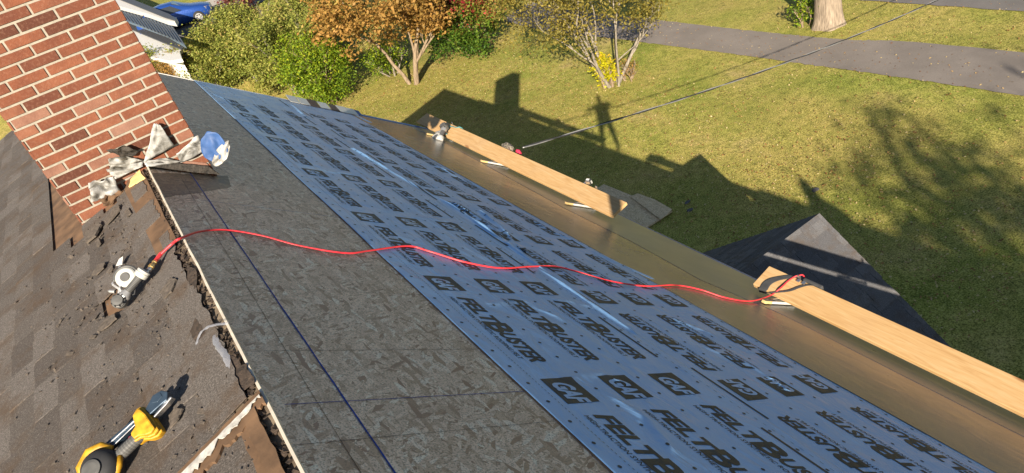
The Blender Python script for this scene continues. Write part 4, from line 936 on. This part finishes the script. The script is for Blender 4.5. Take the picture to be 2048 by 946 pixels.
# ================================================================ TREES AND SHRUBS
def leaves_mesh(name, C, size, tints, mat, parent, flat=.5):
    n = len(C); nr = rng.normal(size=(n, 3)); nr[:, 2] = abs(nr[:, 2]) + flat; nr /= np.linalg.norm(nr, axis=1)[:, None]
    t1 = np.cross(nr, rng.normal(size=(n, 3))); t1 /= np.linalg.norm(t1, axis=1)[:, None]; t2 = np.cross(nr, t1)
    L_ = size * rng.uniform(.6, 1.35, n)[:, None]; W_ = L_ * rng.uniform(.45, .65, n)[:, None]
    V = np.stack([C - t1 * L_ * .5, C + t2 * W_ * .5 + nr * L_ * .06, C + t1 * L_ * .5 - nr * L_ * .1, C - t2 * W_ * .5 + nr * L_ * .06], 1).reshape(-1, 3)
    me = bpy.data.meshes.new(name); me.vertices.add(4 * n); me.vertices.foreach_set('co', V.ravel()); me.loops.add(4 * n); me.loops.foreach_set('vertex_index', np.arange(4 * n, dtype=np.int32))
    me.polygons.add(n); me.polygons.foreach_set('loop_start', np.arange(0, 4 * n, 4, dtype=np.int32)); me.update(calc_edges=True)
    at = me.attributes.new('tint', 'FLOAT_COLOR', 'CORNER'); v_ = np.repeat(np.clip(tints, 0, 1).astype(np.float32), 4); at.data.foreach_set('color', np.stack([v_] * 3 + [np.ones_like(v_)], 1).ravel())
    o = link(name, me, parent, [mat]); o.location = -parent.location if parent else (0, 0, 0); return o
def plant(kind, label, cat, base, H_, Rr, mat, barkm, nleaf, lsize, stems=5, crown0=.15, lean=(0, 0), group=None, spread=.8, seed=0, clump=.28, tintfn=None, twigs=3, trunk_r=.05, sq=1.0):
    r_ = random.Random(seed); g = np.random.default_rng(seed); base = Vector(base); o = empty(kind, label, cat, group, loc=base)
    bm = bmesh.new(); tips = []
    def branch(p, d, L_, rr, dep):
        pts = [p]; n = 5; q = p.copy(); dd = d.copy()
        for i in range(n):
            dd = (dd + Vector((r_.uniform(-1, 1), r_.uniform(-1, 1), r_.uniform(-.25, .55))) * .20).normalized(); q = q + dd * L_ / n; pts.append(q.copy())
        tube(bm, pts, [rr * (1 - .6 * i / n) for i in range(n + 1)], 6 if dep < 2 else 4, cap=False)
        for k in range(2, n + 1): tips.append((pts[k], dep))
        if dep < twigs:
            for k in range(r_.choice((2, 3, 3))):
                i = r_.randint(2, n); ndir = (dd + Vector((r_.uniform(-1, 1), r_.uniform(-1, 1), r_.uniform(-.3, .7))) * .9).normalized(); branch(pts[i], ndir, L_ * r_.uniform(.45, .7), rr * .5, dep + 1)
    for s_ in range(stems):
        a_ = 2 * math.pi * (s_ + r_.random() * .6) / stems; out_ = spread * r_.uniform(.5, 1) * Rr / H_
        b0 = base + Vector((math.cos(a_), math.sin(a_), 0)) * min(.18, .05 * stems) * r_.uniform(.5, 1.6) - Vector((0, 0, .1))
        branch(b0, Vector((math.cos(a_) * out_ + lean[0], math.sin(a_) * out_ + lean[1], 1)).normalized(), H_ * r_.uniform(.45, .62), trunk_r * r_.uniform(.7, 1.2), 0)
    build('trunk' if cat == 'tree' else 'stems', bm, M[barkm], o, smooth=True)
    # clumps at the outer twigs, inside an uneven envelope
    T = np.array([tuple(t_[0]) for t_ in tips if t_[0].z > base.z + crown0 * H_]); cen = np.array([base.x + lean[0] * H_ * .5, base.y + lean[1] * H_ * .5, base.z + H_ * (crown0 + 1) / 2])
    nc = int(26 + 6.5 * Rr * H_); clump = clump * .84; lsize = lsize * 1.25
    u = g.normal(size=(nc, 3)); u /= np.linalg.norm(u, axis=1)[:, None]; rad_ = g.uniform(.35, 1.0, nc) ** .6
    E_ = cen + u * rad_[:, None] * np.array([Rr, Rr * sq, H_ * (1 - crown0) / 2]) * (1 + .42 * np.array([N3(*(v_ * 1.7 + seed)) for v_ in u]))[:, None]
    if len(T): E_ = np.concatenate([E_, T[g.integers(0, len(T), nc // 2)]])
    E_ = E_[E_[:, 2] > base.z + .15]
    ci = g.integers(0, len(E_), nleaf); ct = g.uniform(-.22, .22, len(E_))
    C = E_[ci] + g.normal(size=(nleaf, 3)) * clump * np.array([1, 1, .7])
    C = C[C[:, 2] > base.z + .03]; ci = ci[:len(C)]
    hrel = (C[:, 2] - base.z) / H_
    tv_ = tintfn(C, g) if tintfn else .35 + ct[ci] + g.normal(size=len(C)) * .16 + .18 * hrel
    leaves_mesh('crown' if cat == 'tree' else 'foliage', C, lsize, tv_, M[mat], o); return o
GP = lambda px, py: ground(px, py)
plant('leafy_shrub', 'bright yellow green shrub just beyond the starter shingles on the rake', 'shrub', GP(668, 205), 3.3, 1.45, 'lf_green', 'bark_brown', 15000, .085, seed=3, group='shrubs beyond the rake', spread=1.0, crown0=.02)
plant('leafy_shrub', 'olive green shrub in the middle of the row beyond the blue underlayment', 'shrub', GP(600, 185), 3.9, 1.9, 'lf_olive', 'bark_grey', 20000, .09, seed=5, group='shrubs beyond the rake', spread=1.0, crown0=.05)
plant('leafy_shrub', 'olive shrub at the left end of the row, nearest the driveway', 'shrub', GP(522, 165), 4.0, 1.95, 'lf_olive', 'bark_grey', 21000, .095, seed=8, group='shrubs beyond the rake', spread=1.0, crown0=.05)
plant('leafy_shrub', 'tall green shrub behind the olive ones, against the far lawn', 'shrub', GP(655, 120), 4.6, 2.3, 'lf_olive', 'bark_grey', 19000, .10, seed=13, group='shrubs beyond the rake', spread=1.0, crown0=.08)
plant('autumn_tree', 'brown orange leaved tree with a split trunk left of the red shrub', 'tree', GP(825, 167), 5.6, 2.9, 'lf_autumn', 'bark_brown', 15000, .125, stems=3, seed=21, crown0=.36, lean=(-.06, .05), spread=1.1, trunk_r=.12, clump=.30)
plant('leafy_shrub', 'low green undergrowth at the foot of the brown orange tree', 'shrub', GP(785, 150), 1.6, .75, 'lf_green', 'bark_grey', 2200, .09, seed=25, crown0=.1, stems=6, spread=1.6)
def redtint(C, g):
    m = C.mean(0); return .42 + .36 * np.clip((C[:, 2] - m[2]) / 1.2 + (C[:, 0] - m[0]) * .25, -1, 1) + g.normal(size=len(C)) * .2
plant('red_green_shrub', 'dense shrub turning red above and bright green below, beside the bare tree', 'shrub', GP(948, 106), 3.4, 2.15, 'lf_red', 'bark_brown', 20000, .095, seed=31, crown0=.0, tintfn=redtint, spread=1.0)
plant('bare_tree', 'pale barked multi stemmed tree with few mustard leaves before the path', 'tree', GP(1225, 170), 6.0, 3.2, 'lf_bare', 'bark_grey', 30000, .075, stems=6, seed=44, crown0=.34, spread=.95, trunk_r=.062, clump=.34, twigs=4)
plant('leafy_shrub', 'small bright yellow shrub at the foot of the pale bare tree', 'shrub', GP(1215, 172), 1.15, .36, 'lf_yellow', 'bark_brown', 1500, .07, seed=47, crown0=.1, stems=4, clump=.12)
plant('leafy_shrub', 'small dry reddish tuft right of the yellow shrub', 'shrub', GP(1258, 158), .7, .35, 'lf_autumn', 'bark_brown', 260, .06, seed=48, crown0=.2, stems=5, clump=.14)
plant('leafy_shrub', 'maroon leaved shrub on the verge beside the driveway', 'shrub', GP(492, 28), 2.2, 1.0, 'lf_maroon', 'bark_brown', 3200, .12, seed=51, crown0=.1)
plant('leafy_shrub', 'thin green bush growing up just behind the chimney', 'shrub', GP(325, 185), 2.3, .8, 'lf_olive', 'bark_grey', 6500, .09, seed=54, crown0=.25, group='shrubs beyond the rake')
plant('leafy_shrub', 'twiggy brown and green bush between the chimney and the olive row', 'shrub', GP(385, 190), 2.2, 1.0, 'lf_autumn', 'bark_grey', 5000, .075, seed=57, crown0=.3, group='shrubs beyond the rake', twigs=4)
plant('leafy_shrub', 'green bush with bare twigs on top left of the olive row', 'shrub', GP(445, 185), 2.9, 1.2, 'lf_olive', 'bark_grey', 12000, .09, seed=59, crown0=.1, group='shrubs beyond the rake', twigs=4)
plant('leafy_shrub', 'green sprouts growing at the foot of the thick trunk', 'shrub', GP(1618, 48), .9, .5, 'lf_green', 'bark_brown', 700, .08, seed=61, crown0=.0, clump=.15)
# thick street tree
tb = GP(1656, 50); bt = empty('street_tree', 'thick rough trunk of a big tree between path and street', 'tree', loc=tb)
bm = bmesh.new(); n = 30; sg = 26; rings = []
for i in range(n + 1):
    zz = 8.0 * i / n; r0 = .40 + .16 * math.exp(-zz * 3.2)
    rings.append([bm.verts.new(tb + Vector(((r0 * (1 + .10 * math.sin(5 * a_ + 1) * math.exp(-zz * 1.5) + .05 * N3(math.cos(a_) * 3, math.sin(a_) * 3, zz * 2))) * math.cos(a_), (r0 * (1 + .10 * math.sin(5 * a_ + 1) * math.exp(-zz * 1.5) + .05 * N3(math.cos(a_) * 3, math.sin(a_) * 3, zz * 2))) * math.sin(a_), zz - .1))) for a_ in [2 * math.pi * k / sg for k in range(sg)]])
for i in range(n):
    for k in range(sg): bm.faces.new((rings[i][k], rings[i][(k + 1) % sg], rings[i + 1][(k + 1) % sg], rings[i + 1][k]))
for k in range(7):
    a_ = k * .9; tube(bm, [tb + Vector((0, 0, 5.5 + k * .35)), tb + Vector((math.cos(a_) * 1.6, math.sin(a_) * 1.6, 7.5 + k * .3)), tb + Vector((math.cos(a_) * 3.4, math.sin(a_) * 3.4, 9.5 + k * .3))], [.18, .12, .04], 8)
build('trunk', bm, M['bark_big'], bt, smooth=True)
C = np.array(tb) + np.array([0, 0, 10.5]) + rng.normal(size=(9000, 3)) * np.array([2.2, 2.2, 1.6]); leaves_mesh('crown', C, .16, rng.random(len(C)), M['lf_olive'], bt)
# tree behind the photographer: only its shadow reaches the lawn
def off_tree(bx, by, H_, Rr, nl, seed, label):
    return plant('shade_tree', label, 'tree', (bx, by, 0), H_, Rr, 'lf_olive', 'bark_brown', nl, .2, stems=3, seed=seed, crown0=.45, trunk_r=.22, clump=.5)
off_tree(-6.0, -20.6, 15.6, 2.4, 13000, 71, 'tall tree behind the house whose shadow falls on the right lawn')
off_tree(-2.0, -19.0, 11.8, 2.6, 12000, 73, 'broad tree behind the house nearer the street')
# fallen leaves
n = 60000; X = rng.uniform(4, 23, n); Yv = rng.uniform(4, 40, n)
keep = rng.random(n) < np.clip(.25 + .75 * np.array([.5 + N3(a * .25, b * .25, 3) for a, b in zip(X, Yv)]) + .5 * (Yv > 20), 0, 1) * np.where(X > 15, .35, 1); X, Yv = X[keep], Yv[keep]
C = np.stack([X, Yv, np.array([gh(a, b) for a, b in zip(X, Yv)]) + .03], 1)
tag(leaves_mesh('fallen_leaves', C, .055, rng.random(len(C)), M['lf_fallen'], None, flat=2.5), 'scattered fallen autumn leaves over the lawn and path', 'fallen leaves', kind='stuff')

# ================================================================ NEIGHBOUR'S OUTBUILDING
nb = empty('outbuilding', 'white outbuilding with ribbed blue grey roof behind the chimney top', 'building', loc=(0, 32, 2))
hz = lambda px, py, z_: Vector(onplane(px, py, (0, 0, 1), (0, 0, z_)))
ZR = 3.9
top = [hz(*p, ZR) for p in ((140, -25), (244, 19), (300, 33), (343, 51), (371, 92), (335, 71), (262, 45), (150, 0))]
bm = bmesh.new(); prism(bm, top, (0, 0, -.12)); build('roof', bm, M['roof_blue'], nb)
bm = bmesh.new(); da = hz(244, 19, ZR); db = hz(343, 51, ZR); dc = hz(262, 45, ZR); dd_ = hz(371, 92, ZR)
for k in range(26):
    u = k / 25; p, q_ = hz(170 + 175 * u, -9 + 63 * u, ZR), hz(188 + 182 * u, 14 + 77 * u, ZR)
    d_ = (q_ - p); p2, q2 = p + d_ * .03, q_ - d_ * .05; tube(bm, [p2 + Vector((0, 0, .02)), q2 + Vector((0, 0, .02))], .03, 4)
build('roof_rib', bm, M['rib_and_shade'], nb)
bm = bmesh.new(); prism(bm, [hz(*p, ZR + .06) for p in ((130, -52), (240, -5), (300, 20), (358, 45), (355, 53), (338, 50), (300, 36), (243, 20), (130, -25))], (0, 0, .25)); build('fascia', bm, M['white_trim'], nb)
bm = bmesh.new(); prism(bm, [hz(*p, ZR + .36) for p in ((130, -60), (244, -9), (340, 30), (357, 44), (330, 36), (240, 0), (130, -47))], (0, 0, .05)); build('dark_edge_strip', bm, M['rib_and_shade'], nb)  # thin dark strip above the fascia
bm = bmesh.new(); prism(bm, [hz(*p, ZR - .5) for p in ((150, 0), (262, 46), (335, 73), (370, 93), (362, 98), (330, 86), (262, 58), (150, 12))], (0, 0, -.06)); build('painted_eave_shade', bm, M['rib_and_shade'], nb)  # dark slab painting the shade below the eave
low = [hz(*p, ZR - .75) for p in ((150, 8), (262, 55), (330, 82), (370, 93), (359, 103), (364, 118), (340, 122), (290, 112), (150, 60))]
bm = bmesh.new(); prism(bm, low, (0, 0, -.15)); build('white_lower_roof', bm, M['siding'], nb)
wl = [hz(*p, ZR - .9) for p in ((160, 8), (262, 50), (330, 78), (366, 95), (356, 104), (360, 114), (338, 118), (290, 108), (160, 60))]
bm = bmesh.new(); prism(bm, [Vector((p.x, p.y, ZR - .92)) for p in wl], (0, 0, -5)); build('wall', bm, M['siding'], nb)

# ================================================================ BLUE CAR
fw = ground(404, 44); rdir = (ground(404, 44) - ground(300, 82)); rdir.z = 0; rdir.normalize(); zc = fw.z + .03
car = empty('parked_car', 'blue hatchback parked on the driveway beyond the outbuilding', 'car', loc=(fw.x, fw.y, zc))
nrmv = Vector((rdir.y, -rdir.x, 0)); cl = Vector((fw.x, fw.y, zc)) - nrmv * .8        # centre line under the front axle
def CP(a_, b_, c_): return cl + rdir * a_ + nrmv * b_ + Vector((0, 0, c_))
# stations along the car: a, half width low, half width top, z low, z waist, z top
st = [(.85, .55, .50, .35, .55, .62), (.75, .78, .66, .25, .62, .72), (.35, .86, .76, .22, .72, .86), (-.2, .88, .78, .2, .84, .98), (-.55, .88, .72, .2, .88, 1.12), (-1.15, .88, .62, .2, .92, 1.42), (-1.8, .88, .62, .2, .94, 1.48), (-2.5, .88, .60, .2, .96, 1.42), (-3.1, .86, .62, .22, .98, 1.18), (-3.35, .80, .66, .3, .94, 1.02), (-3.45, .66, .6, .4, .8, .9)]
bm = bmesh.new(); rings = []
for a_, wl_, wt, z0_, zw, zt in st:
    rings.append([bm.verts.new(CP(a_, b_, c_)) for b_, c_ in ((-wl_ * .92, z0_), (-wl_, (z0_ + zw) / 2), (-wl_ * .97, zw), (-wt, zt - .04), (-wt * .8, zt), (0, zt + .02), (wt * .8, zt), (wt, zt - .04), (wl_ * .97, zw), (wl_, (z0_ + zw) / 2), (wl_ * .92, z0_))])
for i in range(len(rings) - 1):
    for k in range(10): bm.faces.new((rings[i][k], rings[i][k + 1], rings[i + 1][k + 1], rings[i + 1][k]))
    bm.faces.new((rings[i][10], rings[i][0], rings[i + 1][0], rings[i + 1][10]))
bm.faces.new(rings[0]); bm.faces.new(rings[-1][::-1]); build('body', bm, M['car_blue'], car, smooth=True)
def cpoly(name, pts, mat, th=.012, nrm=None):
    bm = bmesh.new(); prism(bm, pts, nrm or (nrmv * th)); return build(name, bm, mat, car)
for sgn in (1, -1):
    w1 = [(-.70, .90), (-1.20, .95), (-1.20, 1.30), (-1.05, 1.28)]
    def side(a_, z_): return CP(a_, sgn * (.875 - .26 * max(0, (z_ - .93) / .5)), z_)
    for pts in ([(-.72, .96), (-1.85, .98), (-1.85, 1.36), (-1.22, 1.34)], [(-1.92, .98), (-2.75, 1.0), (-2.55, 1.32), (-1.92, 1.36)]):
        cpoly('side_window', [side(*p) for p in pts], M['glass'], .012, nrmv * sgn * .012)
    for pa in (0, -2.6):
        w_ = empty('w', '', ''); bpy.data.objects.remove(w_)
        c_ = CP(pa, sgn * .80, .31); q_ = (nrmv * sgn).to_track_quat('Z', 'Y').to_matrix().to_4x4()
        bm = bmesh.new(); lathe(bm, Matrix.Translation(c_) @ q_, [(-.1, .24), (-.1, .31), (-.02, .335), (.08, .325), (.11, .28), (.11, .20)], 28); wh = build('wheel', bm, M['tyre'], car, smooth=True)
        bm = bmesh.new(); lathe(bm, Matrix.Translation(c_) @ q_, [(.10, .21), (.125, .20), (.125, .16), (.10, .15)], 24)
        for k in range(6):
            mx = Matrix.Translation(c_) @ q_ @ Matrix.Rotation(k * math.pi / 3, 4, 'Z'); box(bm, (-.025, .03, .105), (.025, .17, .122), mx)
        lathe(bm, Matrix.Translation(c_) @ q_, [(.10, .05), (.128, .045)], 12); rm = build('rim', bm, M['alu'], car); 
        rm.parent = wh; rm.location = (0, 0, 0)
    cpoly('door_handle', [CP(-1.6, sgn * .885, .86), CP(-1.75, sgn * .885, .86), CP(-1.75, sgn * .885, .89), CP(-1.6, sgn * .885, .89)], M['alu'], .02, nrmv * sgn * .02)
    cpoly('headlight', [CP(.55, sgn * .80, .60), CP(.80, sgn * .60, .56), CP(.80, sgn * .58, .66), CP(.50, sgn * .76, .74)], M['alu'], .02, rdir * .03 + nrmv * sgn * .02)
cpoly('windscreen', [CP(-.50, -.66, 1.03), CP(-.50, .66, 1.03), CP(-1.12, .58, 1.40), CP(-1.12, -.58, 1.40)], M['glass'], nrm=Vector((0, 0, .03)) + rdir * .02)
cpoly('rear_window', [CP(-2.6, -.56, 1.40), CP(-2.6, .56, 1.40), CP(-3.08, .58, 1.18), CP(-3.08, -.58, 1.18)], M['glass'], nrm=Vector((0, 0, .035)))

# ================================================================ the photographer
def skinned(name, joints, edges, mat, parent, root=0, lvl=2):
    me = bpy.data.meshes.new(name); me.from_pydata([j[0] for j in joints], edges, []); o = link(name, me, parent, [mat]); o.location = -parent.location
    sk = o.modifiers.new('skin', 'SKIN'); lay = me.skin_vertices[0] if me.skin_vertices else None
    if lay is None:
        bpy.context.view_layer.objects.active = o; lay = me.skin_vertices[0] if me.skin_vertices else None
    if lay:
        for i, j in enumerate(joints):
            r_ = j[1]; lay.data[i].radius = r_ if isinstance(r_, tuple) else (r_, r_); lay.data[i].use_root = (i == root)
    ss = o.modifiers.new('sub', 'SUBSURF'); ss.levels = lvl; ss.render_levels = lvl; return o
ox, oy = .02, -.42
per = empty('person', 'person in a grey shirt and jeans standing on the ridge holding up a phone', 'person', loc=(ox, oy, 8))
J = [((ox, oy, 8.93), (.19, .17)), ((ox, oy, 9.08), (.18, .16)), ((ox, oy + .02, 9.28), (.21, .17)), ((ox, oy + .03, 9.42), (.10, .08)), ((ox, oy + .04, 9.50), .058), ((ox, oy + .06, 9.60), (.075, .09)), ((ox, oy + .06, 9.70), (.07, .085)), ((ox, oy + .05, 9.76), .03),
     ((ox + .18, oy - .06, 9.40), .075), ((ox + .36, oy - .08, 9.24), .055), ((ox + .22, oy + .28, 9.34), .033), ((ox + .18, oy + .34, 9.37), .03),
     ((ox - .18, oy + .10, 9.40), .075), ((ox - .36, oy + .32, 9.30), .055), ((ox - .05, oy + .28, 9.34), .033), ((ox + .02, oy + .34, 9.37), .03),
     ((ox + .09, oy - .08, 8.84), .11), ((ox + .10, oy - .17, 8.44), .08), ((ox + .10, oy - .27, 8.05), .055), ((ox + .11, oy - .12, 7.96), .04),
     ((ox - .09, oy + .08, 8.84), .11), ((ox - .10, oy + .14, 8.46), .08), ((ox - .12, oy + .16, 8.06), .055), ((ox - .12, oy + .30, 8.02), .04)]
Ed = [(0, 1), (1, 2), (2, 3), (3, 4), (4, 5), (5, 6), (6, 7), (2, 8), (8, 9), (9, 10), (10, 11), (2, 12), (12, 13), (13, 14), (14, 15), (0, 16), (16, 17), (17, 18), (18, 19), (0, 20), (20, 21), (21, 22), (22, 23)]
skinned('body', J, Ed, M['shirt'], per)
